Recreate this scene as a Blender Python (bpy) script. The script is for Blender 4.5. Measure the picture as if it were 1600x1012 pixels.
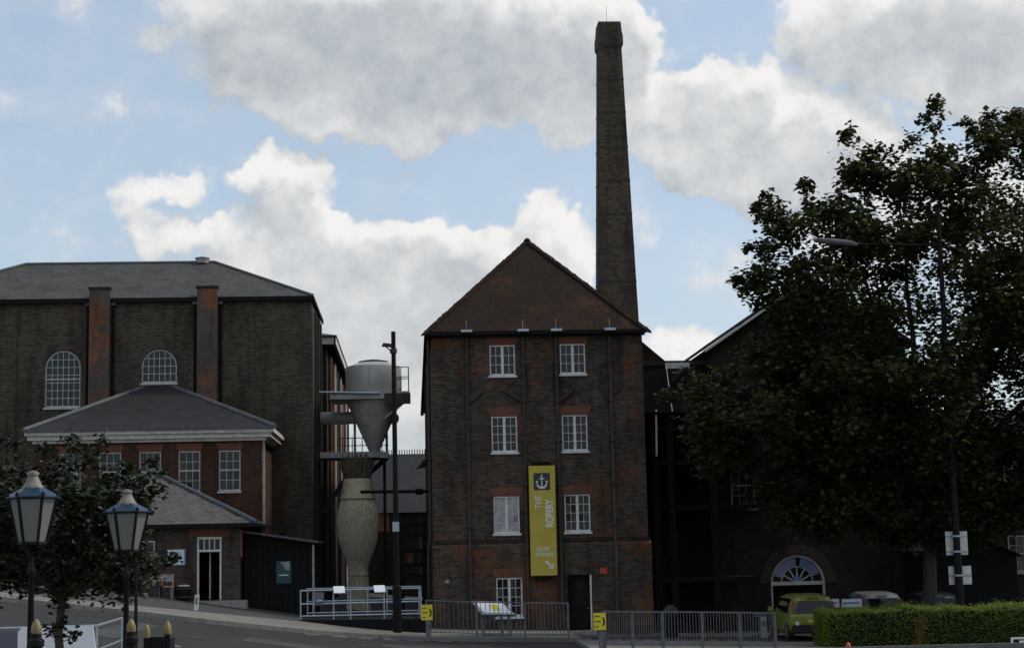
import bpy, math, random, bmesh
from mathutils import Vector, Matrix
S = bpy.context.scene
for o in list(bpy.data.objects): bpy.data.objects.remove(o)
COL = S.collection
rad = math.radians
random.seed(7)

# ------------------------------------------------------------------ camera
FPX, CZ = 2600.0, 2.93
YAW, PITCH, ROLL = rad(3.5), math.atan((859.5 - 506) / FPX), 0.0215
FW = Vector((math.sin(YAW) * math.cos(PITCH), math.cos(YAW) * math.cos(PITCH), math.sin(PITCH)))
_r = Vector((math.cos(YAW), -math.sin(YAW), 0)); _u = _r.cross(FW)
RT = _r * math.cos(ROLL) - _u * math.sin(ROLL); UP = _u * math.cos(ROLL) + _r * math.sin(ROLL)
cd = bpy.data.cameras.new('camera'); cam = bpy.data.objects.new('camera', cd); COL.objects.link(cam)
cd.sensor_width = 36; cd.lens = FPX / 1600 * 36; cd.clip_end = 3000; cd.clip_start = .1
m = Matrix((RT, UP, -FW)).transposed().to_4x4(); m.translation = (0, 0, CZ); cam.matrix_world = m
S.camera = cam
def ray(px, py): return FW * FPX + RT * (px - 800) + UP * (506 - py)
def P(px, py, Y):
    d = ray(px, py); t = Y / d.y
    return Vector((d.x * t, Y, CZ + d.z * t))

# ------------------------------------------------------------------ light
S.view_settings.view_transform = 'Standard'; S.view_settings.look = 'None'
S.view_settings.gamma = 1; S.view_settings.exposure = 0.0; S.view_settings.use_curve_mapping = False
SUN_EL, SUN_AZ = rad(46), rad(80)          # azimuth clockwise from +Y
sl = bpy.data.lights.new('sun', 'SUN'); sun = bpy.data.objects.new('sun', sl); COL.objects.link(sun)
sl.energy = 2.0; sl.angle = rad(7); sl.color = (1, .93, .82)
sd = Vector((math.sin(SUN_AZ) * math.cos(SUN_EL), math.cos(SUN_AZ) * math.cos(SUN_EL), math.sin(SUN_EL)))
sun.rotation_euler = sd.to_track_quat('Z', 'Y').to_euler(); sun.location = sd * 200

class NT:
    def __init__(s, t): s.t = t
    def n(s, typ, **k):
        x = s.t.nodes.new(typ)
        for a, b in k.items(): setattr(x, a, b)
        return x
    def put(s, x, i, v):
        if v is None: return
        if isinstance(v, bpy.types.NodeSocket): s.t.links.new(v, x.inputs[i])
        else: x.inputs[i].default_value = v
    def m(s, op, a, b=None, c=None, clamp=False):
        x = s.n('ShaderNodeMath', operation=op, use_clamp=clamp)
        s.put(x, 0, a); s.put(x, 1, b); s.put(x, 2, c); return x.outputs[0]
    def v(s, op, a, b=None, c=None, out=0):
        x = s.n('ShaderNodeVectorMath', operation=op)
        s.put(x, 0, a); s.put(x, 1, b); s.put(x, 2, c); return x.outputs[out]
    def mix(s, f, a, b):
        x = s.n('ShaderNodeMix', data_type='RGBA')
        s.put(x, 0, f); s.put(x, 6, a); s.put(x, 7, b); return x.outputs[2]
    def noise(s, vec, scale, detail=5, rough=.55, out='Fac', dist=0):
        x = s.n('ShaderNodeTexNoise'); s.put(x, 'Vector', vec); x.inputs['Scale'].default_value = scale
        x.inputs['Detail'].default_value = detail; x.inputs['Roughness'].default_value = rough
        x.inputs['Distortion'].default_value = dist
        return x.outputs[out]
    def step(s, v, a, b, lo=0.0, hi=1.0):
        x = s.n('ShaderNodeMapRange', interpolation_type='SMOOTHSTEP')
        s.put(x, 0, v); s.put(x, 1, a); s.put(x, 2, b); s.put(x, 3, lo); s.put(x, 4, hi); return x.outputs[0]

W = bpy.data.worlds.new('World'); S.world = W; W.use_nodes = True
wt = W.node_tree; wt.nodes.clear(); N = NT(wt)
out = N.n('ShaderNodeOutputWorld'); bg = N.n('ShaderNodeBackground'); wt.links.new(bg.outputs[0], out.inputs[0])
sky = N.n('ShaderNodeTexSky', sky_type='NISHITA', sun_disc=False)
sky.sun_elevation = SUN_EL; sky.sun_rotation = SUN_AZ; sky.air_density = 1.0; sky.dust_density = 1.6; sky.ozone_density = 1.5
SKY_STRENGTH = .15
DIR = N.v('NORMALIZE', N.n('ShaderNodeTexCoord').outputs['Generated'])
def azel(px, py):
    d = ray(px, py).normalized(); return math.degrees(math.atan2(d.x, d.y)), math.degrees(math.asin(d.z))
PXD = 45.4                                   # picture pixels in one degree of sky
# clouds seen that day: centre, half width, half height (all converted to azimuth and elevation), weight
CL = [(400, 20, 170, 110, 1), (560, 60, 230, 140, 1.2), (760, 60, 230, 130, 1.2), (900, 90, 110, 110, 1), (395, 150, 65, 45, .8), (470, 190, 80, 30, .7), (600, 170, 150, 40, .8), (740, 160, 120, 35, .7), (230, 45, 50, 25, .5),
      (985, 60, 45, 70, .9), (1012, 80, 30, 40, .7), (1000, 190, 90, 60, .6),
      (435, 275, 55, 38, 1.1), (385, 295, 45, 28, .8), (503, 262, 22, 22, .8), (480, 320, 60, 55, 1.1), (450, 380, 110, 60, 1), (560, 390, 90, 55, 1.1), (620, 365, 50, 40, 1), (683, 355, 28, 35, .9), (700, 410, 110, 55, 1.1), (800, 400, 80, 50, 1), (860, 355, 50, 48, 1.1), (900, 390, 50, 60, 1),
      (600, 480, 270, 85, 1.2), (820, 480, 160, 80, 1), (620, 580, 320, 100, 1), (620, 670, 260, 60, 1), (215, 325, 32, 45, .6), (262, 300, 28, 22, .55), (300, 298, 22, 30, .6), (265, 375, 55, 35, .6), (330, 400, 70, 35, .7),
      (1085, 115, 35, 28, .9), (1140, 140, 60, 45, 1.1), (1190, 125, 28, 35, 1), (1190, 190, 110, 70, 1.2), (1100, 215, 80, 70, 1), (1290, 205, 90, 48, 1.1), (1240, 265, 130, 50, 1), (1370, 220, 45, 40, .6), (1080, 250, 50, 40, .7), (1040, 170, 40, 60, .6),
      (885, 215, 45, 30, .55), (1000, 340, 25, 40, .35), (1260, 45, 60, 60, .8), (1370, 30, 110, 80, 1), (1500, 50, 140, 110, 1.1), (1600, 60, 120, 130, 1), (1350, 110, 90, 40, .7), (1480, 140, 130, 40, .7),
      (1060, 555, 130, 45, .9), (1210, 420, 160, 90, .3), (1500, 330, 260, 120, .5), (60, 170, 190, 25, .22), (60, 385, 140, 25, .2), (110, 20, 30, 40, .3)]
GREY = [(450, 40, 150, 60, .55), (620, 95, 220, 75, 1), (820, 105, 160, 70, .9), (400, 90, 100, 50, .8), (230, 50, 80, 40, .6), (1450, 70, 140, 60, .6), (1590, 100, 90, 60, .6), (1290, 60, 60, 40, .3), (430, 370, 80, 40, .3), (640, 450, 170, 50, .35), (800, 455, 120, 50, .35), (1110, 205, 60, 50, .25), (1240, 255, 120, 40, .3), (620, 560, 300, 60, .3)]
def blobs(vec, lst, grow=1.0):
    acc = 0.0
    for (px, py, w, h, k) in lst:
        a, e = azel(px, py); sx, sy = PXD / w / 1.22 / grow, PXD / h / 1.22 / grow
        q = N.v('MULTIPLY_ADD', vec, (sx, sy, 0), (-a * sx, -e * sy, 0))
        q = N.v('DOT_PRODUCT', q, q, out=1)
        acc = N.m('MULTIPLY_ADD', N.m('SUBTRACT', 1.0, q, clamp=True), k, acc)
    return acc
SHIFT = (.006, 0, .016)
warp = N.v('SUBTRACT', N.noise(DIR, 16, 3, .6, 'Color'), (.5, .5, .5))
warp2 = N.v('SUBTRACT', N.noise(DIR, 60, 2, .6, 'Color'), (.5, .5, .5))
sep = N.n('ShaderNodeSeparateXYZ'); wt.links.new(DIR, sep.inputs[0])
az = N.m('MULTIPLY', N.m('ARCTAN2', sep.outputs[0], sep.outputs[1]), 180 / math.pi)
el = N.m('MULTIPLY', N.m('ARCSINE', sep.outputs[2]), 180 / math.pi)
cxy = N.n('ShaderNodeCombineXYZ'); wt.links.new(az, cxy.inputs[0]); wt.links.new(el, cxy.inputs[1])
vec0 = N.v('MULTIPLY_ADD', warp, (3, 3, 0), cxy.outputs[0])
vec0 = N.v('MULTIPLY_ADD', warp2, (1.2, 1.2, 0), vec0)
a0 = N.m('ABSOLUTE', N.m('SUBTRACT', az, 3.5))
away = N.m('MAXIMUM', N.step(a0, 17.5, 25), N.step(el, 19.5, 26))
# the same kind of broken cumulus over the rest of the sky
gen = N.m('MULTIPLY', N.m('MULTIPLY', N.step(N.noise(DIR, 3.2, 3, .55), .50, .66), away), 1.1)
def density(vec, d, detail):
    D = N.m('MAXIMUM', N.m('MINIMUM', blobs(vec, CL), 1.2), gen)
    return N.m('MULTIPLY_ADD', N.m('SUBTRACT', N.noise(d, 34, detail, .6), .5), 1.0, N.m('MULTIPLY_ADD', N.m('SUBTRACT', N.noise(d, 85, detail, .62), .5), .5, D))
d0 = density(vec0, DIR, 6)
d1 = density(N.v('ADD', vec0, (.35, .95, 0)), N.v('ADD', DIR, SHIFT), 3)
grey = N.m('MINIMUM', blobs(vec0, GREY, 1.25), 1.0)
grey = N.m('MAXIMUM', grey, N.m('MULTIPLY', N.step(N.noise(DIR, 4, 2), .42, .6), N.m('MULTIPLY', away, .8)))
alpha = N.step(d0, .08, N.m('MULTIPLY_ADD', grey, .45, .6))          # heavy grey cloud has softer edges
thin = N.m('MULTIPLY', N.step(d0, -.2, .45), .28)
alpha = N.m('MAXIMUM', alpha, thin)
lit = N.m('MULTIPLY_ADD', N.m('SUBTRACT', d0, d1), .5, .5, clamp=True)
puff = N.noise(DIR, 42, 4, .6)
shade = N.m('ADD', N.m('MULTIPLY', grey, .58), N.m('MULTIPLY', N.m('SUBTRACT', .86, lit), N.m('MULTIPLY_ADD', grey, -.65, 1.0)))
shade = N.m('MULTIPLY_ADD', N.m('SUBTRACT', puff, .5), -.95, shade)
shade = N.m('MULTIPLY_ADD', N.step(d0, .35, 1.3), .1, shade, clamp=True)
ccol = N.mix(shade, (.90, .89, .875, 1), (.42, .465, .51, 1))
skyc = N.v('SCALE', sky.outputs[0]); skyc.node.inputs[3].default_value = SKY_STRENGTH
veil = N.mix(.45, skyc, (.60, .705, .80, 1))      # thin high haze over the blue
wt.links.new(N.mix(alpha, veil, ccol), bg.inputs[0]); bg.inputs[1].default_value = 1.0
W.cycles.sampling_method = 'NONE'

# ------------------------------------------------------------------ materials
MATS = {}
def newmat(name):
    mt = bpy.data.materials.new(name); mt.use_nodes = True; t = mt.node_tree
    MATS[name] = mt
    return mt, NT(t), t.nodes['Principled BSDF']
def pos(n): return n.n('ShaderNodeNewGeometry').outputs['Position']
def plain(name, c, rough=.6, metal=0, spec=.5, c2=None, scale=3, bump=0, bscale=40, emit=None):
    mt, n, b = newmat(name)
    b.inputs['Roughness'].default_value = rough; b.inputs['Metallic'].default_value = metal
    b.inputs['Specular IOR Level'].default_value = spec
    c = (*c, 1)
    if c2:
        f = n.noise(pos(n), scale, 6, .62); f = n.step(f, .32, .68)
        n.put(b, 'Base Color', n.mix(f, c, (*c2, 1)))
    else: b.inputs['Base Color'].default_value = c
    if bump:
        x = n.n('ShaderNodeBump'); x.inputs['Strength'].default_value = bump; x.inputs['Distance'].default_value = .02
        n.put(x, 'Height', n.noise(pos(n), bscale, 4)); n.put(b, 'Normal', x.outputs[0])
    return mt
def brickmat(name, c1, c2, mortar, red, redamt=.5, bw=.225, rh=.075, stain=.55, nscale=.42, rough=.9):
    mt, n, b = newmat(name); p = pos(n)
    s = n.n('ShaderNodeSeparateXYZ'); n.put(s, 0, p)
    c = n.n('ShaderNodeCombineXYZ'); n.put(c, 0, n.m('ADD', s.outputs[0], s.outputs[1])); n.put(c, 1, s.outputs[2])
    k = n.n('ShaderNodeTexBrick'); n.put(k, 'Vector', c.outputs[0]); k.inputs['Scale'].default_value = 1
    k.inputs['Brick Width'].default_value = bw; k.inputs['Row Height'].default_value = rh; k.inputs['Mortar Size'].default_value = .009
    k.inputs['Mortar Smooth'].default_value = .3; k.inputs['Bias'].default_value = 0
    k.inputs['Color1'].default_value = (*c1, 1); k.inputs['Color2'].default_value = (*c2, 1); k.inputs['Mortar'].default_value = (*mortar, 1)
    # patches of newer red brick with ragged edges, soot and lime stains
    f = n.step(n.noise(n.v('ADD', p, (11.5, 0, 4.2)), nscale, 7, .68, dist=.6), redamt, redamt + .14)
    ind = n.noise(n.v('MULTIPLY', p, (4.4, 4.4, 13)), 1, 2)
    f = n.m('MULTIPLY', f, n.step(ind, .36, .56))
    col = n.mix(f, k.outputs[0], (*red, 1))
    st = n.step(n.noise(n.v('MULTIPLY', p, (1, 1, .35)), 1.1, 6, .65), .35, .75)
    col = n.mix(n.m('MULTIPLY', st, stain), col, tuple(.45 * v for v in c1) + (1,))
    run = n.step(n.noise(n.v('MULTIPLY', p, (1, 1, .12)), 2.6, 5, .6), .5, .72)
    col = n.mix(n.m('MULTIPLY', run, stain), col, tuple(.4 * v for v in c1) + (1,))
    pale = n.step(n.noise(n.v('MULTIPLY', p, (1, 1, 2.5)), 2.6, 6, .7), .64, .74)
    col = n.mix(n.m('MULTIPLY', pale, .35), col, (*[min(1, v * 2.6) for v in c2], 1))
    n.put(b, 'Base Color', col); b.inputs['Roughness'].default_value = rough; b.inputs['Specular IOR Level'].default_value = .2
    x = n.n('ShaderNodeBump'); x.inputs['Strength'].default_value = .5; x.inputs['Distance'].default_value = .012
    n.put(x, 'Height', n.m('SUBTRACT', n.m('MULTIPLY', n.noise(p, 30, 3), .6), k.outputs['Fac'])); n.put(b, 'Normal', x.outputs[0])
    return mt
brickmat('brick_main', (.028, .022, .018), (.115, .079, .053), (.14, .118, .096), (.205, .064, .027), .51)
brickmat('brick_big', (.034, .028, .021), (.106, .084, .058), (.135, .115, .085), (.24, .09, .036), .62)
brickmat('brick_pilaster', (.09, .074, .058), (.12, .098, .075), (.13, .115, .10), (.33, .10, .04), .47, nscale=.8)
brickmat('brick_annex', (.05, .022, .014), (.105, .042, .023), (.085, .064, .05), (.16, .052, .023), .54, stain=.55)
brickmat('brick_shop', (.04, .031, .023), (.10, .072, .05), (.14, .12, .10), (.24, .09, .05), .62)
brickmat('brick_orange', (.30, .105, .05), (.36, .13, .06), (.2, .15, .12), (.34, .12, .055), .5, stain=.35)
brickmat('brick_arch', (.24, .075, .04), (.17, .065, .04), (.14, .11, .09), (.12, .07, .05), .5, bw=.075, rh=.3, stain=.4)
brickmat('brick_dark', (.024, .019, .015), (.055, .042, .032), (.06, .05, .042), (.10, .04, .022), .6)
brickmat('brick_chimney', (.05, .037, .026), (.125, .092, .064), (.12, .1, .08), (.16, .075, .04), .6)
brickmat('roof_tile', (.034, .018, .010), (.018, .011, .008), (.008, .006, .005), (.075, .027, .012), .52, bw=.17, rh=.078, stain=.5, nscale=.55)
brickmat('slate', (.068, .063, .058), (.084, .078, .071), (.052, .049, .046), (.11, .098, .084), .55, bw=.3, rh=.13, stain=.75, rough=.6)
brickmat('slate_dark', (.028, .028, .03), (.036, .036, .038), (.02, .02, .02), (.05, .05, .05), .6, bw=.3, rh=.13, stain=.4, rough=.6)
plain('slate_single', (.08, .075, .07), .7, spec=.3, c2=(.115, .107, .099), scale=2.2, bump=.3)
plain('lead', (.115, .12, .125), .7, 0, spec=.3, c2=(.08, .083, .086), scale=4)
plain('white_paint', (.74, .73, .70), .55, c2=(.56, .54, .50), scale=5)
plain('dim_white_paint', (.52, .51, .48), .6, c2=(.38, .37, .34), scale=6)  # white paint made dimmer for the annex and mill windows
plain('panel_gloss', (.88, .89, .90), .12, spec=.9)
plain('white_clean', (.78, .79, .80), .4)
plain('cornice_paint', (.72, .69, .63), .6, c2=(.50, .47, .43), scale=3)
plain('stone', (.36, .34, .31), .8, c2=(.22, .21, .19), scale=6)
plain('glass', (.010, .012, .014), .06, spec=.4)
plain('glass_pale', (.42, .42, .42), .08, spec=.6, c2=(.2, .21, .22), scale=2.5)
plain('pipe', (.034, .029, .027), .65, spec=.3, c2=(.052, .044, .04), scale=6)
plain('black_iron', (.005, .0052, .006), .6, spec=.18)
plain('dark_timber', (.009, .0085, .008), .9, spec=.15, c2=(.015, .013, .012), scale=5)
plain('black_paint', (.009, .009, .0095), .85, spec=.2)
plain('tar', (.006, .006, .006), 1.0, spec=0)
plain('interior', (.02, .018, .016), .9)
plain('galvanised', (.42, .47, .52), .35, .6, c2=(.33, .37, .42), scale=10)
plain('rail_grey', (.15, .16, .17), .5, .3, c2=(.10, .105, .11), scale=5)
plain('tank_metal', (.48, .46, .44), .5, .2, c2=(.42, .40, .37), scale=1.6, bump=.2, bscale=4)
plain('duct_metal', (.42, .40, .37), .6, 0, c2=(.28, .265, .24), scale=1.8)
plain('rope', (.82, .72, .50), .9, c2=(.66, .57, .38), scale=5, bump=.5, bscale=60)
plain('rope_grey', (.78, .69, .50), .95, c2=(.58, .51, .37), scale=4)
plain('fibre', (.20, .16, .11), .95, c2=(.11, .088, .06), scale=5)
plain('banner_yellow', (.56, .43, .055), .6, c2=(.50, .38, .05), scale=1.5)
plain('banner_navy', (.02, .028, .035), .5)
plain('print_white', (.78, .78, .74), .55)
plain('sign_yellow', (.74, .60, .03), .45)
plain('print_black', (.012, .012, .012), .5)
plain('poster_teal', (.008, .045, .055), .5, c2=(.014, .07, .08), scale=3)
plain('poster_white', (.72, .76, .80), .4)
plain('gold', (.24, .18, .065), .5, 0, c2=(.15, .115, .05), scale=20)
plain('lamp_blue', (.010, .030, .062), .35, spec=.2)
plain('lamp_cap', (.20, .185, .165), .6, 0, c2=(.13, .12, .105), scale=20)
plain('white_board', (.86, .85, .88), .5, c2=(.8, .79, .83), scale=3)
plain('cloth_grey', (.13, .135, .17), .8)
plain('kerb_stone', (.19, .18, .165), .85, c2=(.13, .125, .115), scale=3, bump=.3)
plain('asphalt', (.040, .039, .037), .9, spec=.25, c2=(.027, .0265, .026), scale=.8, bump=.4, bscale=90)
plain('forecourt', (.04, .039, .038), .9, c2=(.055, .053, .05), scale=.6, bump=.4, bscale=60)
plain('paving', (.19, .175, .15), .85, c2=(.145, .135, .12), scale=.9, bump=.3, bscale=30)
plain('soil', (.05, .045, .035), .95, c2=(.075, .075, .045), scale=.4)
plain('road_paint', (.62, .62, .6), .7, c2=(.25, .25, .24), scale=5)
plain('bark', (.035, .03, .025), .9, c2=(.055, .048, .04), scale=7, bump=.6, bscale=20)
plain('car_green', (.27, .30, .065), .25, .2)
plain('car_grey', (.16, .165, .17), .25)
plain('car_dark', (.02, .022, .026), .2)
plain('car_trim', (.015, .015, .016), .5)
plain('car_glass', (.008, .014, .022), .05, spec=.3)
plain('tyre', (.015, .015, .015), .85)
plain('rim', (.4, .4, .4), .35, .8)
plain('lamp_red', (.12, .01, .008), .25)
plain('lamp_clear', (.7, .7, .7), .15)
plain('plate_yellow', (.62, .42, .05), .5)
plain('red_paint', (.55, .04, .02), .4)
plain('orange_wood', (.22, .085, .03), .8)
plain('blue_cloth', (.12, .22, .5), .7)
plain('fan_blue', (.16, .28, .50), .15, spec=.6, c2=(.30, .26, .50), scale=1.6)
def lampglass():
    mt, n, b = newmat('lamp_glass'); b.inputs['Base Color'].default_value = (.30, .31, .30, 1); b.inputs['Roughness'].default_value = .2
    tr = n.n('ShaderNodeBsdfTransparent'); tl = n.n('ShaderNodeBsdfTranslucent'); tl.inputs[0].default_value = (.30, .31, .29, 1)
    a = n.n('ShaderNodeMixShader'); a.inputs[0].default_value = .4; n.put(a, 1, b.outputs[0]); n.put(a, 2, tl.outputs[0])
    c = n.n('ShaderNodeMixShader'); c.inputs[0].default_value = .18; n.put(c, 1, a.outputs[0]); n.put(c, 2, tr.outputs[0])
    n.put(mt.node_tree.nodes['Material Output'], 0, c.outputs[0])
lampglass()
def leafmat(name, cols, trans=.35):
    mt, n, b = newmat(name)
    r = n.n('ShaderNodeNewGeometry').outputs['Random Per Island']
    rp = n.n('ShaderNodeValToRGB'); n.put(rp, 0, r)
    e = rp.color_ramp.elements
    while len(e) < len(cols): e.new(.5)
    for i, c in enumerate(cols): e[i].position = i / (len(cols) - 1); e[i].color = (*c, 1)
    n.put(b, 'Base Color', rp.outputs[0]); b.inputs['Roughness'].default_value = .5; b.inputs['Specular IOR Level'].default_value = .35
    tl = n.n('ShaderNodeBsdfTranslucent'); n.put(tl, 0, rp.outputs[0])
    a = n.n('ShaderNodeMixShader'); a.inputs[0].default_value = trans; n.put(a, 1, b.outputs[0]); n.put(a, 2, tl.outputs[0])
    n.put(mt.node_tree.nodes['Material Output'], 0, a.outputs[0])
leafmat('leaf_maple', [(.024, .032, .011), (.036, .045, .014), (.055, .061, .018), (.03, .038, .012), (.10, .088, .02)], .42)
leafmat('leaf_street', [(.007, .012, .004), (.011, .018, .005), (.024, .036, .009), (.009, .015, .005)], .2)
leafmat('leaf_hedge', [(.09, .15, .014), (.14, .21, .022), (.22, .28, .035), (.10, .16, .018)], .45)
leafmat('leaf_brown', [(.16, .07, .02), (.22, .10, .03), (.12, .07, .02)], .2)
leafmat('petals', [(.7, .6, .1), (.75, .7, .6), (.3, .4, .8), (.7, .68, .3), (.5, .12, .1)], .2)

# ------------------------------------------------------------------ mesh helpers
ORG = {}
def tag(o, label=None, cat=None, group=None, kind=None):
    if label: o['label'] = label
    if cat: o['category'] = cat
    if group: o['group'] = group
    if kind: o['kind'] = kind
    return o
def thing(name, loc, label, cat, group=None):
    o = bpy.data.objects.new(name, None); COL.objects.link(o); o.location = loc; o.empty_display_size = .3
    ORG[o.name] = Vector(loc); return tag(o, label, cat, group)
class MB:
    def __init__(s): s.v = []; s.f = []
    def add(s, vs, fs):
        k = len(s.v); s.v += [tuple(v) for v in vs]; s.f += [tuple(i + k for i in f) for f in fs]; return s
    def quad(s, a, b, c, d): return s.add((a, b, c, d), ((0, 1, 2, 3),))
    def tri(s, a, b, c): return s.add((a, b, c), ((0, 1, 2),))
    def box(s, x0, y0, z0, x1, y1, z1):
        return s.add([(x, y, z) for z in (z0, z1) for y in (y0, y1) for x in (x0, x1)],
                     [(0, 2, 3, 1), (4, 5, 7, 6), (0, 1, 5, 4), (2, 6, 7, 3), (0, 4, 6, 2), (1, 3, 7, 5)])
    def beam(s, a, b, w, h=None, up=(0, 0, 1)):
        a, b = Vector(a), Vector(b); h = h or w; d = (b - a).normalized(); up = Vector(up)
        if abs(d.dot(up)) > .99: up = Vector((0, 1, 0))
        x = d.cross(up).normalized(); y = x.cross(d)
        vs = [p + x * sx * w / 2 + y * sy * h / 2 for p in (a, b) for sy in (-1, 1) for sx in (-1, 1)]
        return s.add(vs, [(0, 2, 3, 1), (4, 5, 7, 6), (0, 1, 5, 4), (2, 6, 7, 3), (0, 4, 6, 2), (1, 3, 7, 5)])
    def tube(s, pts, r, seg=8, cap=True):
        pts = [Vector(p) for p in pts]; n = len(pts); rr = r if isinstance(r, (list, tuple)) else [r] * n
        k = len(s.v); up = None
        for i, p in enumerate(pts):
            d = (pts[min(i + 1, n - 1)] - pts[max(i - 1, 0)]).normalized()
            if up is None: up = Vector((0, 0, 1)) if abs(d.z) < .9 else Vector((1, 0, 0))
            x = d.cross(up).normalized(); y = x.cross(d).normalized(); up = y
            for j in range(seg):
                a = 2 * math.pi * j / seg; s.v.append(tuple(p + (x * math.cos(a) + y * math.sin(a)) * rr[i]))
        for i in range(n - 1):
            for j in range(seg):
                j2 = (j + 1) % seg
                s.f.append((k + i * seg + j, k + i * seg + j2, k + (i + 1) * seg + j2, k + (i + 1) * seg + j))
        if cap:
            s.f.append(tuple(k + j for j in reversed(range(seg)))); s.f.append(tuple(k + (n - 1) * seg + j for j in range(seg)))
        return s
    def lathe(s, c, prof, seg=24, a0=0.0):
        c = Vector(c); k = len(s.v); n = len(prof)
        for r, z in prof:
            for j in range(seg):
                a = a0 + 2 * math.pi * j / seg; s.v.append((c.x + r * math.cos(a), c.y + r * math.sin(a), c.z + z))
        for i in range(n - 1):
            for j in range(seg):
                j2 = (j + 1) % seg
                s.f.append((k + i * seg + j, k + i * seg + j2, k + (i + 1) * seg + j2, k + (i + 1) * seg + j))
        s.f.append(tuple(k + j for j in reversed(range(seg)))); s.f.append(tuple(k + (n - 1) * seg + j for j in range(seg)))
        return s
    def slab(s, pts, h):                       # polygon (any plane) thickened along h
        n = len(pts); h = Vector(h); vs = [Vector(p) for p in pts] + [Vector(p) + h for p in pts]
        fs = [tuple(reversed(range(n))), tuple(range(n, 2 * n))] + [(i, (i + 1) % n, n + (i + 1) % n, n + i) for i in range(n)]
        return s.add(vs, fs)
    def mesh(s, name, mat, off=None, smooth=False):
        me = bpy.data.meshes.new(name)
        v = s.v if off is None else [(a - off.x, b - off.y, c - off.z) for a, b, c in s.v]
        me.from_pydata(v, [], s.f); me.materials.append(MATS[mat])
        if smooth:
            me.polygons.foreach_set('use_smooth', [True] * len(me.polygons))
        me.update(); return me
    def build(s, name, mat, parent=None, smooth=False, local=False):
        off = None
        if parent is not None and not local: off = ORG[parent.name]
        o = bpy.data.objects.new(name, s.mesh(name, mat, off, smooth)); COL.objects.link(o)
        if smooth: 
            try: o.data.set_sharp_from_angle(angle=rad(40))
            except Exception: pass
        if parent is not None:
            o.parent = parent; ORG[o.name] = ORG.get(parent.name, Vector()) 
        return o
    def single(s, name, mat, base, label, cat, group=None, smooth=False):  # a one-mesh thing standing at base
        o = bpy.data.objects.new(name, s.mesh(name, mat, Vector(base), smooth)); COL.objects.link(o); o.location = base
        ORG[o.name] = Vector(base); return tag(o, label, cat, group)
def inst(name, me, parent, loc, rot=(0, 0, 0), world=True):
    o = bpy.data.objects.new(name, me); COL.objects.link(o); o.parent = parent
    o.location = Vector(loc) - ORG[parent.name] if world else loc
    o.rotation_euler = rot; return o
def copy_tree(o, parent=None):
    c = o.copy(); COL.objects.link(c); c.parent = parent
    for ch in list(o.children): copy_tree(ch, c)
    return c
def delete_tree(o):
    for ch in list(o.children): delete_tree(ch)
    bpy.data.objects.remove(o)

# wall facing -Y (front) with rectangular or arched openings: (x0, x1, z0, z1, arch?)
def front_wall(mb, x0, x1, z0, z1, y, th, holes=(), reveal=.16):
    xs = sorted({x0, x1, *[h[0] for h in holes], *[h[1] for h in holes]}); zs = sorted({z0, z1, *[h[2] for h in holes], *[h[3] for h in holes]})
    for i in range(len(xs) - 1):
        for j in range(len(zs) - 1):
            cx, cz = (xs[i] + xs[i + 1]) / 2, (zs[j] + zs[j + 1]) / 2
            if any(h[0] < cx < h[1] and h[2] < cz < h[3] for h in holes): continue
            mb.quad((xs[i], y, zs[j]), (xs[i + 1], y, zs[j]), (xs[i + 1], y, zs[j + 1]), (xs[i], y, zs[j + 1]))
    for h in holes:
        a, b, c, d = h[:4]; yy = y + reveal
        mb.quad((a, y, c), (a, yy, c), (a, yy, d), (a, y, d)); mb.quad((b, yy, c), (b, y, c), (b, y, d), (b, yy, d))
        mb.quad((a, yy, c), (a, y, c), (b, y, c), (b, yy, c))
        if len(h) > 4 and h[4]:
            r = (b - a) / 2; cx = (a + b) / 2; sp = d - r; n = 16
            arc = [(cx - r * math.cos(math.pi * t / n), sp + r * math.sin(math.pi * t / n)) for t in range(n + 1)]
            for t in range(n):
                (p, q), (u, v) = arc[t], arc[t + 1]
                mb.quad((p, y, q), (u, y, v), (u, y, d + .001), (p, y, d + .001)); mb.quad((p, y, q), (p, yy, q), (u, yy, v), (u, y, v))
        else: mb.quad((a, y, d), (a, yy, d), (b, yy, d), (b, y, d))
    return mb

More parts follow.
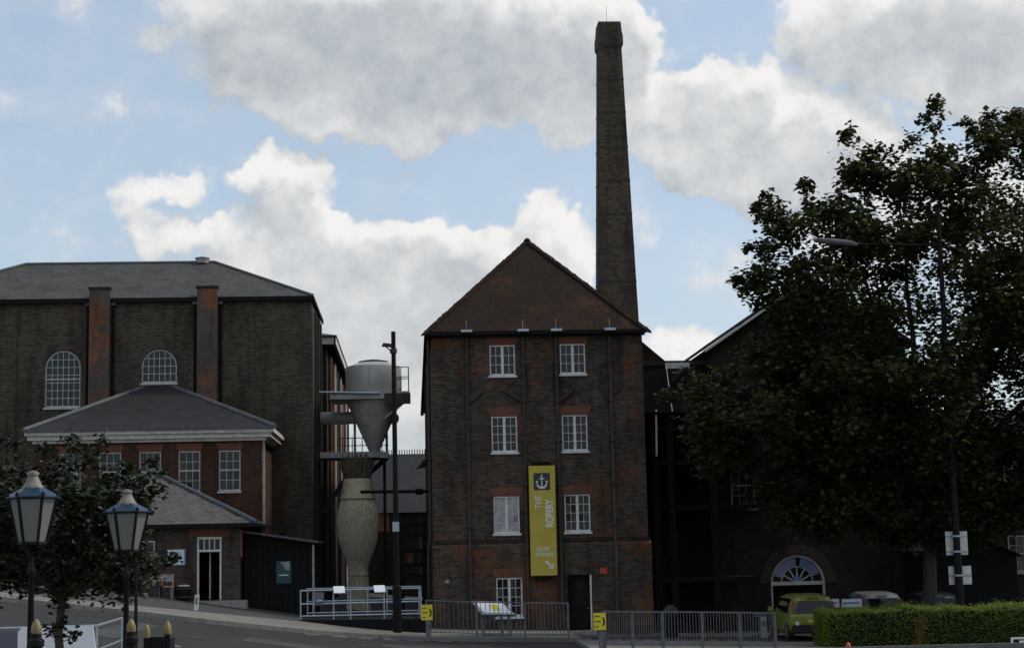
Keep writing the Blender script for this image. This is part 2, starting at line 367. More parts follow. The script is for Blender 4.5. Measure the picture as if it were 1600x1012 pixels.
# windows: template in local coordinates, bottom centre of the frame at the origin, facing -Y
def window(w, h, leaves, cols, rows, frame=.055, mull=.09, bar=.022, arch=False, glass='glass', sill=.08, sill_mat='white_paint', meet=None, paint='white_paint'):
    r = w / 2; sp = h - r
    top = (lambda x: sp + math.sqrt(max(0, r * r - x * x))) if arch else (lambda x: h)
    fr = MB(); d = .07
    fr.box(-r, -.02, 0, r, d, frame * 1.4)
    if arch:
        fr.box(-r, -.02, frame, -r + frame, d, sp); fr.box(r - frame, -.02, frame, r, d, sp)
        n = 18
        for t in range(n):
            a, b = math.pi * t / n, math.pi * (t + 1) / n
            q = [(rr * math.cos(x), sp + rr * math.sin(x)) for rr, x in ((r, a), (r, b), (r - frame, b), (r - frame, a))]
            fr.slab([(x, -.02, z) for x, z in q], (0, .09, 0))
    else:
        fr.box(-r, -.02, frame * 1.4, -r + frame, d, h - frame); fr.box(r - frame, -.02, frame * 1.4, r, d, h - frame); fr.box(-r, -.02, h - frame, r, d, h)
    lw = (w - 2 * frame - (leaves - 1) * mull) / leaves
    for i in range(1, leaves):
        x = -r + frame + i * lw + (i - 1) * mull; fr.box(x, -.025, frame, x + mull, d, h - frame * .9)
    z0, z1 = frame * 1.4, h - frame
    if meet: fr.box(-r + frame, -.03, meet - .03, r - frame, d, meet + .03)
    o = fr.build('window', paint)
    ORG[o.name] = Vector()
    gb = MB()
    for i in range(leaves):
        a = -r + frame + i * (lw + mull); cw = lw / cols; rh = (z1 - z0) / rows
        for c in range(1, cols):
            x = a + c * cw; gb.box(x - bar / 2, 0, z0, x + bar / 2, .035, min(z1, top(abs(x) + .01) - .01))
        for k in range(1, rows):
            z = z0 + k * rh
            if arch and z > sp:
                hw = math.sqrt(max(0, r * r - (z - sp) ** 2)) - .02; gb.box(max(a, -hw), .003, z - bar / 2, min(a + lw, hw), .032, z + bar / 2)
            else: gb.box(a, .003, z - bar / 2, a + lw, .032, z + bar / 2)
        for c in range(cols):
            for k in range(rows):
                xa, xb, za, zb = a + c * cw, a + (c + 1) * cw, z0 + k * rh, z0 + (k + 1) * rh
                if arch and min(top(abs(xa)), top(abs(xb))) < zb:
                    n = 4; tp = [(xb + (xa - xb) * t / n, min(zb, top(abs(xb + (xa - xb) * t / n)) - .01)) for t in range(n + 1)]
                    tp = [(x, max(z, za + .005)) for x, z in tp]
                    if max(z for _, z in tp) < za + .02: continue
                    mb = MB(); mb.add([(xa, .024, za), (xb, .024, za)] + [(x, .024, z) for x, z in tp], [tuple(range(n + 3))])
                    mb.build('pane', glass, o, local=True)
                else:
                    key = (round(cw, 4), round(rh, 4), glass)
                    if key not in PANES:
                        PANES[key] = MB().quad((-cw / 2, 0, -rh / 2), (cw / 2, 0, -rh / 2), (cw / 2, 0, rh / 2), (-cw / 2, 0, rh / 2)).mesh('pane', glass)
                    inst('pane', PANES[key], o, ((xa + xb) / 2, .024, (za + zb) / 2), (random.uniform(-.03, .03), 0, random.uniform(-.03, .03)), world=False)
    gb.build('glazing_bars', paint, o, local=True)
    if sill: MB().box(-r - .05, -.14, -sill, r + .05, .1, -.002).build('sill', sill_mat, o, local=True)
    return o
PANES = {}
def put_window(tpl, parent, x, y, z, label=None):
    c = copy_tree(tpl, parent); c.location = Vector((x, y, z)) - ORG[parent.name]
    if label: c['label'] = label
    return c
def lettering(text, size, parent, mat, M, name='lettering', sx=1.0, bold=0.0, align='LEFT'):
    cu = bpy.data.curves.new('t', 'FONT'); cu.body = text; cu.size = size; cu.align_x = align; cu.extrude = .002; cu.offset = bold
    ob = bpy.data.objects.new('t', cu); COL.objects.link(ob); bpy.context.view_layer.update()
    me = bpy.data.meshes.new_from_object(ob.evaluated_get(bpy.context.evaluated_depsgraph_get())); bpy.data.objects.remove(ob)
    me.transform(Matrix.Diagonal((sx, 1, 1, 1))); me.transform(M); me.materials.clear(); me.materials.append(MATS[mat])
    o = bpy.data.objects.new(name, me); COL.objects.link(o); o.parent = parent; return o
def face_front(x, y, z, rot=0):   # text lying in XZ, readable from -Y, turned by rot in its own plane
    return Matrix.Translation((x, y, z)) @ Matrix.Rotation(rad(90), 4, 'X') @ Matrix.Rotation(rot, 4, 'Z')

# ------------------------------------------------------------------ ground
GX = [(-300, 5), (-60, 4.6), (-20, 2.9), (-13, 2.0), (-8.76, 1.37), (-6.09, .95), (-3.36, .5), (-1.41, .22), (1.07, .02), (5.1, -.12), (8.7, -.22), (13, -.38), (20, -.5), (400, -.5)]
def g(x):
    for (a, p), (b, q) in zip(GX, GX[1:]):
        if x <= b:
            t = max(0, (x - a) / (b - a)); return p + (q - p) * t
    return GX[-1][1]
def gs(x): return sum(g(x + k * .5) for k in range(-3, 4)) / 7
def G(x, y):
    t = max(0, min(1, (y - 24) / 12)); t = t * t * (3 - 2 * t)
    return 1.35 + (gs(x) - 1.35) * t
XS = [-400, -200, -100, -60, -45] + [-32 + i for i in range(80)] + [55, 80, 150, 300, 500]
YS = [-120, -60, -20, 0, 12, 20] + [22 + 1.5 * i for i in range(12)] + [42, 46, 50, 54, 58, 62, 70, 80, 100, 140, 250, 500, 900]
def sheet(name, xs, yfun, rows, off, mat, kind='structure'):
    mb = MB(); n = len(xs)
    for j in range(rows + 1):
        for x in xs:
            a, b = yfun(x); y = a + (b - a) * j / rows; mb.v.append((x, y, G(x, y) + off))
    for j in range(rows):
        for i in range(n - 1): mb.f.append((j * n + i, j * n + i + 1, (j + 1) * n + i + 1, (j + 1) * n + i))
    o = mb.build(name, mat, smooth=True); ORG[o.name] = Vector(); return tag(o, kind=kind)
mb = MB()
for y in YS:
    for x in XS: mb.v.append((x, y, G(x, y) - .03))
nx = len(XS)
for j in range(len(YS) - 1):
    for i in range(nx - 1): mb.f.append((j * nx + i, j * nx + i + 1, (j + 1) * nx + i + 1, (j + 1) * nx + i))
tag(mb.build('ground', 'soil', smooth=True), kind='structure')
KP = [(-60, 36), (-20, 45.5), (-13, 48.2), (-8.76, 50), (-6.09, 51), (-3.36, 53), (-1.41, 54.5), (1.07, 55.5), (3.2, 55.9), (5.4, 56.1)]
def kerb_y(x):
    for (a, p), (b, q) in zip(KP, KP[1:]):
        if x <= b: return p + (q - p) * (x - a) / (b - a)
    return 56.1
fx = lambda a, b, s: [a + (b - a) * i / max(1, round((b - a) / s)) for i in range(max(1, round((b - a) / s)) + 1)]
sheet('road', fx(-60, 60, 1), lambda x: (33, kerb_y(x)), 10, -.004, 'asphalt')
sheet('yard', fx(5.6, 45, 1), lambda x: (56.1, 66.2), 6, -.004, 'asphalt')
sheet('terrace', fx(-40, 30, 2), lambda x: (-20, 26), 10, .0, 'paving')
BK = [(-60, 40.0), (-13, 51.0), (-8.5, 53.4), (-3.9, 57.6), (-1, 60.0), (.5, 61.9), (6, 61.9)]
def back_y(x):
    for (a, p), (b, q) in zip(BK, BK[1:]):
        if x <= b: return p + (q - p) * (x - a) / (b - a)
    return 61.9
pv = sheet('pavement', fx(-60, 5.4, .6), lambda x: (kerb_y(x) + .14, back_y(x)), 4, .12, 'paving')
MB().slab([(5.4, 56.2, G(5.4, 57) + .12), (5.55, 56.2, G(5.4, 57) + .12), (5.55, 61.9, G(5.4, 57) + .12), (5.4, 61.9, G(5.4, 57) + .12)], (0, 0, -.3)).build('kerb_edge', 'kerb_stone', pv)
sheet('forecourt', fx(-60, .5, .6), lambda x: (back_y(x) + .0, max(back_y(x) + .2, 110)), 14, .112, 'forecourt')
ksm = MB().box(-.446, 0, -.2, .446, .15, .125).mesh('kerb_stone', 'kerb_stone')
x = -24.0
while x < 5.2:
    y = kerb_y(x); x2 = x + .9; y2 = kerb_y(x2); L = math.hypot(x2 - x, y2 - y); x2 = x + .9 * .9 / L; y2 = kerb_y(x2)
    mx, my = (x + x2) / 2, (y + y2) / 2
    inst('kerb_stone', ksm, pv, (mx, my, G(mx, my)), (0, math.atan2(-(G(x2, y2) - G(x, y)), .9), math.atan2(y2 - y, x2 - x)))
    x = x2
isl = sheet('pavement_island', fx(5.4, 45, .8), lambda x: (48.6, 55.2), 3, .11, 'paving')
MB().box(5.25, 48.45, -.7, 45, 48.6, -.05).build('kerb_edge', 'kerb_stone', isl)
MB().box(5.25, 48.6, -.5, 5.4, 55.2, G(5.4, 50) + .11).build('kerb_edge', 'kerb_stone', isl)
# painted lines: each dash a part of the road
ROAD = bpy.data.objects['road']
def dash(a, b, w):
    a, b = Vector((a[0], a[1], 0)), Vector((b[0], b[1], 0)); d = (b - a).normalized(); s = Vector((-d.y, d.x, 0)) * w / 2; mb = MB(); n = 4
    for i in range(n):
        p, q = a + (b - a) * i / n, a + (b - a) * (i + 1) / n
        mb.quad(*[(v.x, v.y, G(v.x, v.y) + .006) for v in (p - s, q - s, q + s, p + s)])
    mb.build('painted_dash', 'road_paint', ROAD)
for px0, py0, px1, py1, Y0, Y1 in ((234, 988, 282, 993, 40.5, 40.2), (325, 999, 412, 1010, 39.9, 39.2)):
    a, b = P(px0, py0, Y0), P(px1, py1, Y1); dash((a.x, a.y), (b.x, b.y), .13)
for x in (-3.4, -2.6, -1.8, -1.0, -.2, .7): dash((x, kerb_y(x) - .35), (x + .45, kerb_y(x + .45) - .35), .12)
YARD = bpy.data.objects['yard']; ROAD_ = ROAD; ROAD = YARD
for i in range(12): dash((6.2 + i * .55, 57.6), (6.52 + i * .55, 57.6), .2)
ROAD = ROAD_

def patch(x0, x1, y0, y1, name, mat):
    mb = MB(); n = 5
    for i in range(n):
        a, b = x0 + (x1 - x0) * i / n, x0 + (x1 - x0) * (i + 1) / n
        mb.quad((a, y0 + .1 * math.sin(a * 3), G(a, y0) + .003), (b, y0 + .1 * math.sin(b * 3), G(b, y0) + .003), (b, y1, G(b, y1) + .003), (a, y1, G(a, y1) + .003))
    mb.build(name, mat, ROAD)
patch(-4.6, -2.2, 45.5, 47.2, 'tarmac_patch', 'forecourt'); patch(-7.8, -7.0, 40, 47, 'tarmac_patch', 'forecourt'); patch(-1.0, 2.6, 50.2, 51.4, 'tarmac_patch', 'forecourt')
for cx, cy in ((-5.6, 44.0), (-1.8, 52.0), (-3.6, 41.0)):
    MB().add([(cx + .33 * math.cos(k * .5236), cy + .33 * math.sin(k * .5236), G(cx + .33 * math.cos(k * .5236), cy) + .007) for k in range(12)], [tuple(range(12))]).build('manhole_cover', 'pipe', ROAD)
# ------------------------------------------------------------------ main ropery building
FY = 62.0
MX0, MX1, MZ = .74, 8.70, 10.95
R = thing('brick_warehouse', (4.7, FY, -.1), 'tall dark brick warehouse end with hipped tile roof and long yellow banner', 'building')
wn = [(2.92, 9.42, 10.59, 3), (5.57, 9.44, 10.60, 3), (2.94, 6.55, 7.91, 4), (5.58, 6.55, 7.92, 4), (2.96, 3.55, 4.94, 4), (5.6, 3.56, 4.96, 4), (3.0, .52, 1.95, 4)]
WW = .96
holes = [(a, a + WW, b, c) for a, b, c, _ in wn]
BZ = 3.2
door = (5.63, 6.53, -.4, 2.0)
mb = MB(); front_wall(mb, MX0, MX1, BZ, MZ, FY, .3, [h for h in holes if h[2] > BZ])
front_wall(mb, MX0 - .06, MX1 + .1, -.8, BZ - .1, FY - .08, .3, [(3.0, 3.0 + WW, .52, 1.95), door], reveal=.24)
mb.quad((MX0 - .06, FY - .08, BZ - .1), (MX1 + .1, FY - .08, BZ - .1), (MX1 + .1, FY, BZ), (MX0 - .06, FY, BZ))
mb.quad((MX0, 98, -.8), (MX0, FY, -.8), (MX0, FY, MZ), (MX0, 98, MZ)); mb.quad((MX1, FY, -.8), (MX1, 98, -.8), (MX1, 98, MZ), (MX1, FY, MZ))
mb.quad((MX0 - .06, FY + .6, -.8), (MX0 - .06, FY - .08, -.8), (MX0 - .06, FY - .08, BZ - .1), (MX0 - .06, FY + .6, BZ - .1))
mb.quad((MX1 + .1, FY - .08, -.8), (MX1 + .1, FY + .6, -.8), (MX1 + .1, FY + .6, BZ - .1), (MX1 + .1, FY - .08, BZ - .1))
mb.quad((MX1, 98, -.8), (MX0, 98, -.8), (MX0, 98, MZ), (MX1, 98, MZ))
wall = mb.build('wall', 'brick_main', R)
MB().box(MX0 - .03, FY - .035, BZ + .02, MX1 + .05, FY - .003, BZ + .16).build('string_course', 'brick_dark', wall)
# roof, eaves, hips
EX0, EX1, EY, EZ = .56, 8.80, 61.66, 11.08
AP = Vector((4.72, 66.0, 15.28)); AP2 = Vector((4.72, 94, 15.28)); EB = 98.4
mb = MB(); mb.tri((EX0, EY, EZ), (EX1, EY, EZ), AP); mb.quad((EX0, EB, EZ), (EX0, EY, EZ), AP, AP2); mb.quad((EX1, EY, EZ), (EX1, EB, EZ), AP2, AP); mb.tri((EX1, EB, EZ), (EX0, EB, EZ), AP2)
mb.quad((EX0, EY, EZ - .03), (EX0, EB, EZ - .03), (EX1, EB, EZ - .03), (EX1, EY, EZ - .03))
roof = mb.build('roof', 'roof_tile', R)
mb = MB(); mb.box(EX0 - .04, EY - .1, EZ - .15, EX1 + .05, EY - .01, EZ - .02); mb.box(EX0 - .08, EY - .1, EZ - .15, EX0 + .02, EB, EZ - .02)
mb.box(EX0 + .1, EY + .06, EZ - .2, EX1 - .02, FY - .02, EZ - .05)
mb.box(EX0 + .02, EY, EZ - .16, EX0 + .1, EB, EZ - .05)
mb.build('gutter', 'black_paint', R)
hip = MB().add([(0, -.13, .0), (0, .13, 0), (0, 0, .09), (.3, -.11, -.02), (.3, .11, -.02), (.3, 0, .06), (0, 0, -.02), (.3, 0, -.03)],
               [(0, 2, 5, 3), (2, 1, 4, 5), (0, 6, 1, 2), (3, 5, 4, 7), (0, 3, 7, 6), (6, 7, 4, 1)]).mesh('hip_tile', 'roof_tile')
for corner in ((EX0, EY, EZ), (EX1, EY, EZ)):
    c = Vector(corner); d = AP - c; n = int(d.length / .155); q = (-d).to_track_quat('X', 'Z').to_euler()
    for i in range(n + 1):
        o = inst('hip_tile', hip, roof, c + d * (i + .2) / (n + .5), q); o.scale = (1, random.uniform(.9, 1.1), random.uniform(.85, 1.2))
for i in range(10): inst('hip_tile', hip, roof, AP + Vector((0, .1 + i * .28, .01)), (0, 0, rad(90)))
MB().lathe(AP + Vector((0, 0, -.02)), [(.02, -.05), (.13, .0), (.14, .06), (.07, .13), (.01, .16)], 10).build('ridge_end', 'roof_tile', roof)
tpl3 = window(WW, 1.17, 2, 2, 3, bar=.017, frame=.05, mull=.1); tpl4 = window(WW, 1.37, 2, 2, 4, bar=.017, frame=.05, mull=.1); tplp = window(WW, 1.37, 2, 2, 4, glass='glass_pale', bar=.017, frame=.05, mull=.1)
for i, (x, z0, z1, rows) in enumerate(wn):
    y = FY + .06 if z0 > BZ else FY - .02
    c = put_window(tplp if i == 4 else (tpl3 if rows == 3 else tpl4), R, x + WW / 2, y, z0 + .01, 'white casement window with pale panes' if i == 4 else None)
    h = (z1 - z0 - .02) / (1.17 if rows == 3 else 1.37); c.scale = (1, 1, h)
    yy = FY if z0 > BZ else FY - .08
    MB().slab([(x - .04, yy - .006, z1 + .002), (x + WW + .04, yy - .006, z1 + .002), (x + WW + .16, yy - .006, z1 + .3), (x + WW / 2, yy - .006, z1 + .33), (x - .16, yy - .006, z1 + .3)], (0, .05, 0)).build('window_head', 'brick_arch', R)
for t in (tpl3, tpl4, tplp): delete_tree(t)
# doorway
dr = MB().box(door[0], FY + .1, -.3, door[1] - .0, FY + .15, 1.98).build('door', 'dark_timber', R)
MB().box(door[0] + .32, FY + .09, .9, door[0] + .62, FY + .1, 1.75).build('pane', 'glass', dr)
MB().box(door[1] - .06, FY - .07, -.3, door[1] - .005, FY + .09, 1.99).build('door_frame', 'white_paint', dr)
MB().box(door[0] + .005, FY - .07, -.3, door[0] + .05, FY + .09, 1.99).build('door_frame', 'dark_timber', dr)
MB().lathe((door[0] + .75, FY + .07, .75), [(.01, -.03), (.035, 0), (.01, .03)], 8).build('handle', 'rim', dr)
MB().box(door[0] - .1, FY - .6, -.45, door[1] + .1, FY - .08, -.02).build('step', 'stone', R)
# rainwater pipes with their branches and lead trays on the gutter
for px, bl in ((2.06, 0), (4.17, 1), (5.42, 2), (7.44, 3)):
    q = FY - .14
    pp = MB().tube([(px, q + .02, EZ - .2), (px, q, 10.6), (px + .0, q, 3.25), (px, q - .08, 3.1), (px, q - .08, -.2)], .062, 8).build('downpipe', 'pipe', R, smooth=True)
    k = MB()
    for z in (9.9, 8.4, 6.9, 5.3, 3.8): k.box(px - .1, q - .07, z, px + .1, FY - .002, z + .07)
    k.build('pipe_bracket', 'pipe', pp)
    def br(pts, r=.042): MB().tube([(px + a, FY - .07, b) for a, b in pts], r, 6).build('branch_pipe', 'pipe', pp, smooth=True)
    if bl == 0: br([(.62, 8.86), (.06, 8.38)], .05); br([(-.26, 9.6), (-.27, 8.95), (-.2, 8.78), (0, 8.68)], .035)
    if bl == 1: br([(-.72, 8.82), (0, 8.4)], .05); br([(-.62, 9.02), (-.24, 9.28)], .04); br([(.16, 9.9), (.17, 9.1), (.3, 8.85)], .032)
    if bl == 2: br([(.64, 8.84), (.06, 8.36)], .05); br([(.62, 8.86), (.6, 9.02), (.18, 9.28)], .04); br([(-.17, 9.85), (-.18, 8.95), (0, 8.7)], .035)
    if bl == 3: br([(-.4, 9.7), (-.41, 8.9), (-.02, 8.42)], .045); br([(.37, 9.75), (.38, 8.9), (.25, 8.75), (0, 8.62)], .04); br([(-.38, 9.72), (-.2, 9.86), (.2, 9.9), (.36, 9.78)], .03)
    MB().box(px - .21, EY - .22, EZ - .06, px + .21, EY - .09, EZ + .03).build('lead_tray', 'galvanised', pp)
    MB().tube([(px, EY - .05, EZ), (px, EY + .1, EZ + .42)], .007, 5).build('stay_rod', 'galvanised', pp)
# side pipes and lamp on the alley face
for k, yy in enumerate((62.5, 63.6, 70, 78)):
    MB().tube([(MX0 - .1, yy, MZ - .1), (MX0 - .1, yy, 5), (MX0 - .12, yy, 3.4), (MX0 - .2, yy, 3.0), (MX0 - .2, yy, 0)], .06, 7).build('downpipe', 'pipe', R, smooth=True)
fl = MB().beam((MX0, 63.2, 6.4), (MX0 - .4, 63.2, 6.35), .05).build('lamp_bracket', 'black_iron', R)
MB().add([(MX0 - .62, 63, 6.05), (MX0 - .2, 63, 6.15), (MX0 - .2, 63, 6.4), (MX0 - .3, 63, 6.4), (MX0 - .62, 63.4, 6.05), (MX0 - .2, 63.4, 6.15), (MX0 - .2, 63.4, 6.4), (MX0 - .3, 63.4, 6.4)],
         [(0, 1, 2, 3), (7, 6, 5, 4), (0, 4, 5, 1), (1, 5, 6, 2), (2, 6, 7, 3), (3, 7, 4, 0)]).build('lamp_shade', 'black_iron', fl)
# wall fittings
MB().lathe((1.2, FY - .1, 1.75), [(.02, 0), (.09, .03), (.09, .12), (.02, .16)], 8).build('wall_light', 'stone', R)
for z in (1.5, 2.0): MB().box(1.7, FY - .14, z, 1.85, FY - .081, z + .16).build('junction_box', 'pipe', R)
MB().box(2.0, FY - .14, 1.5, 2.18, FY - .081, 1.68).build('junction_box', 'pipe', R)
MB().box(6.85, FY - .15, 2.02, 7.1, FY - .081, 2.22).build('alarm_box', 'red_paint', R)

# banner
bz0, bz1, bx0, bx1 = 2.0, 6.02, 4.27, 5.24
B = thing('banner', (4.75, FY - .4, bz0), 'long vertical yellow banner with anchor emblem and white lettering on brick wall', 'banner')
by = FY - .4
MB().box(bx0, by, bz0, bx1, by + .04, bz1).build('panel', 'banner_yellow', B)
for z in (bz1 + .09, bz0 - .1): MB().tube([(bx0 + .1, by + .05, z), (bx1 - .1, by + .05, z)], .03, 7).build('rod', 'black_iron', B); MB().box((bx0 + bx1) / 2 - .3, by + .06, z - .05, (bx0 + bx1) / 2 + .3, FY - .001, z + .05).build('bracket', 'black_iron', B)
e = MB().box(bx0 + .17, by - .004, bz1 - .9, bx1 - .19, by - .001, bz1 - .27).build('emblem', 'banner_navy', B)
ax, az = (bx0 + .17 + bx1 - .19) / 2, bz1 - .585
A = MB(); yb = by - .008
A.box(ax - .018, yb, az - .2, ax + .018, yb + .003, az + .19); A.box(ax - .1, yb - .001, az + .09, ax + .1, yb + .002, az + .125)
for t in range(12):
    a, b = math.pi * (1.06 + .88 * t / 12), math.pi * (1.06 + .88 * (t + 1) / 12)
    ri = .165; w = lambda u: .03 + .03 * math.sin((u / math.pi - 1) * math.pi)
    A.slab([(ax + ri * math.cos(a), yb, az + ri * math.sin(a) - .03), (ax + ri * math.cos(b), yb, az + ri * math.sin(b) - .03), (ax + (ri + w(b)) * math.cos(b), yb, az + (ri + w(b)) * math.sin(b) - .03), (ax + (ri + w(a)) * math.cos(a), yb, az + (ri + w(a)) * math.sin(a) - .03)], (0, .003, 0))
for s in (-1, 1): A.slab([(ax + s * .13, yb - .001, az - .02), (ax + s * .235, yb - .001, az - .05), (ax + s * .19, yb - .001, az + .05)], (0, .003, 0)); A.beam((ax + s * .27, yb, az - .08), (ax + s * .12, yb, az - .25), .004, .014, up=(0, 1, 0))
A.box(ax - .12, yb, az - .262, ax + .12, yb + .003, az - .25)
A.lathe((ax, yb, az + .2), [(.0, 0)], 3) if False else None
for t in range(10):
    a, b = 2 * math.pi * t / 10, 2 * math.pi * (t + 1) / 10
    A.slab([(ax + r * math.cos(u), yb, az + .215 + r * math.sin(u)) for r, u in ((.02, a), (.038, a), (.038, b), (.02, b))], (0, .003, 0))
A.build('anchor', 'print_white', e)
off = Matrix.Translation(-ORG[B.name])
# writing runs up the banner
lettering('THE', .36, B, 'print_white', off @ face_front(bx0 + .45, by - .004, bz1 - 1.58, rad(90)), sx=.74)
lettering('ROPERY', .40, B, 'print_white', off @ face_front(bx0 + .87, by - .004, bz1 - 2.27, rad(90)), sx=.70, bold=.011)
lettering('GALLERY', .2, B, 'print_white', off @ face_front(bx0 + .2, by - .004, bz0 + .90), sx=.66, bold=.002)
lettering('ENTRANCE', .2, B, 'print_white', off @ face_front(bx0 + .2, by - .004, bz0 + .70), sx=.64, bold=.002)
ar = MB(); ar.beam((bx0 + .55, by - .005, bz0 + .52), (bx0 + .76, by - .005, bz0 + .31), .006, .065, up=(0, 1, 0))
ar.v = []; ar.f = []
def flat(pts): ar.slab([(a, by - .006, b) for a, b in pts], (0, .004, 0))
x0, z0 = bx0 + .56, bz0 + .52
flat([(x0 - .025, z0 - .025), (x0 + .16, z0 - .21), (x0 + .21, z0 - .16), (x0 + .025, z0 + .025)]); flat([(x0 + .08, z0 - .26), (x0 + .28, z0 - .28), (x0 + .26, z0 - .08)])
ar.build('arrow', 'print_white', B)

# ------------------------------------------------------------------ chimney stack
CX, CY = 9.40, 75.0
C = thing('factory_chimney', (CX, CY, -.2), 'tall tapering square brick chimney stack banded with iron behind the hipped tile roof', 'chimney')
hw = lambda z: .525 + (26.2 - z) * .0275
def sq(mb, z0, h0, z1, h1):
    v = [(CX + sx * h, CY + sy * h, z) for z, h in ((z0, h0), (z1, h1)) for sx, sy in ((-1, -1), (1, -1), (1, 1), (-1, 1))]
    mb.add(v, [(0, 1, 5, 4), (1, 2, 6, 5), (2, 3, 7, 6), (3, 0, 4, 7), (3, 2, 1, 0), (4, 5, 6, 7)])
mb = MB(); sq(mb, -.4, hw(-.4), 25.95, hw(25.95)); mb.build('shaft', 'brick_chimney', C)
cap = MB()
for a, p, b, q in ((25.95, .55, 26.1, .605), (26.1, .605, 26.5, .605), (26.5, .605, 26.75, .56), (26.75, .56, 27.1, .535), (27.1, .545, 27.22, .52)): sq(cap, a, p, b, q)
cp = cap.build('cap', 'brick_chimney', C)
for y in (123, 175, 230, 283, 335, 388, 440):
    z = P(955, y, 74.4).z; k = MB(); sq(k, z - .045, hw(z) + .014, z + .045, hw(z) + .012)
    bd = k.build('iron_band', 'pipe', C)
    MB().box(CX - hw(z) - .08, CY - hw(z) - .05, z - .06, CX - hw(z) + .03, CY - hw(z) + .05, z + .06).build('clamp', 'pipe', bd)
MB().tube([(CX - .1, CY - .3, 27.2), (CX - .1, CY - .3, 28.05)], .009, 5).build('lightning_rod', 'pipe', cp)
MB().tube([(CX - hw(z) - .03, CY - hw(z) * .7, z) for z in (26, 20, 14, 8)], .02, 5).build('conductor', 'pipe', C)

# ------------------------------------------------------------------ big brick mill on the left
L = thing('brick_mill', (-12, 72, 1.5), 'large dark brick mill with grey hipped slate roof, arched windows and two pilasters', 'building')
BX0, BX1, BY0, BY1, BEZ = -22.0, -4.31, 72.0, 79.2, 13.95
ah = [(-15.69, -14.19, 9.36, 11.87, True), (-11.6, -10.1, 10.36, 11.86, True)]
mb = MB(); front_wall(mb, BX0, BX1, .2, BEZ, BY0, .4, ah, reveal=.2)
mb.quad((BX1, BY0, .2), (BX1, BY1, .2), (BX1, BY1, BEZ), (BX1, BY0, BEZ)); mb.quad((BX0, BY1, .2), (BX0, BY0, .2), (BX0, BY0, BEZ), (BX0, BY1, BEZ)); mb.quad((BX1, BY1, .2), (BX0, BY1, .2), (BX0, BY1, BEZ), (BX1, BY1, BEZ))
lw = mb.build('wall', 'brick_big', L)
for a, b in ((-19.6, -16.9), (-7.0, -4.305)): MB().box(a, BY0 - .07, .2, b, BY0 - .001, BEZ - .35).build('wall_pier', 'brick_big', L)
for a in (-12.93 - .85, -8.35 - .85):
    pl = MB(); pl.box(a, BY0 - .4, .5, a + .86, BY0 - .002, 14.42); pl.build('pilaster', 'brick_pilaster', L)
    MB().box(a - .04, BY0 - .45, 14.42, a + .9, BY0 + .05, 14.52).build('coping', 'brick_dark', L)
    for x in (a - .12, a + .98):
        pp = MB().tube([(x, BY0 - .1, 13.9), (x, BY0 - .1, 1.5)], .06, 7).build('downpipe', 'black_paint', L, smooth=True)
        MB().box(x - .1, BY0 - .22, 13.75, x + .1, BY0 - .01, 13.98).build('hopper', 'lead', pp)
ov = .3; e0, e1, f0, f1 = BX0 - ov, BX1 + .06, BY0 - .18, BY1 + ov
ra, rb = Vector((-17.56, 76.2, 16.35)), Vector((-9.0, 76.2, 16.35)); ez = BEZ + .12
mb = MB(); mb.quad((e0, f0, ez), (e1, f0, ez), rb, ra); mb.tri((e1, f0, ez), (e1, f1, ez), rb); mb.quad((e1, f1, ez), (e0, f1, ez), ra, rb); mb.tri((e0, f1, ez), (e0, f0, ez), ra)
mb.quad((e0, f0, ez - .01), (e0, f1, ez - .01), (e1, f1, ez - .01), (e1, f0, ez - .01))
lr = mb.build('roof', 'slate', L)
for a, b in (((e1, f0, ez), rb), ((e0, f0, ez), ra), (ra, rb), ((e1, f1, ez), rb)): MB().tube([Vector(a) + Vector((0, 0, .02)), Vector(b) + Vector((0, 0, .02))], .07, 6).build('lead_hip', 'lead', lr)
mb = MB(); mb.box(e0, f0 - .1, ez - .2, e1 + .04, f0 - .005, ez - .02); mb.box(e1 - .02, f0, ez - .2, e1 + .06, f1, ez - .02); mb.build('gutter', 'black_paint', L)
MB().lathe((-9.55, 76.2, 16.3), [(.3, 0), (.3, .2), (.34, .21), (.34, .26), (.1, .32)], 16).build('roof_vent', 'stone', lr)
t1 = window(1.5, 2.45, 1, 6, 7, arch=True, meet=1.22, bar=.026, paint='dim_white_paint', sill_mat='dim_white_paint'); t2 = window(1.5, 1.46, 1, 6, 4, arch=True, bar=.026, paint='dim_white_paint', sill_mat='dim_white_paint')
put_window(t1, L, -14.94, BY0 + .08, 9.39); put_window(t2, L, -10.85, BY0 + .08, 10.38)
delete_tree(t1); delete_tree(t2)
for cx, sp in ((-14.94, 11.12), (-10.85, 11.11)):
    mb = MB(); n = 14
    for t in range(n):
        a, b = math.pi * t / n, math.pi * (t + 1) / n
        mb.slab([(cx + r * math.cos(u), BY0 - .012, sp + r * math.sin(u)) for r, u in ((.77, a), (1.06, a), (1.06, b), (.77, b))], (0, .02, 0))
    mb.build('arch_ring', 'brick_shop', L)

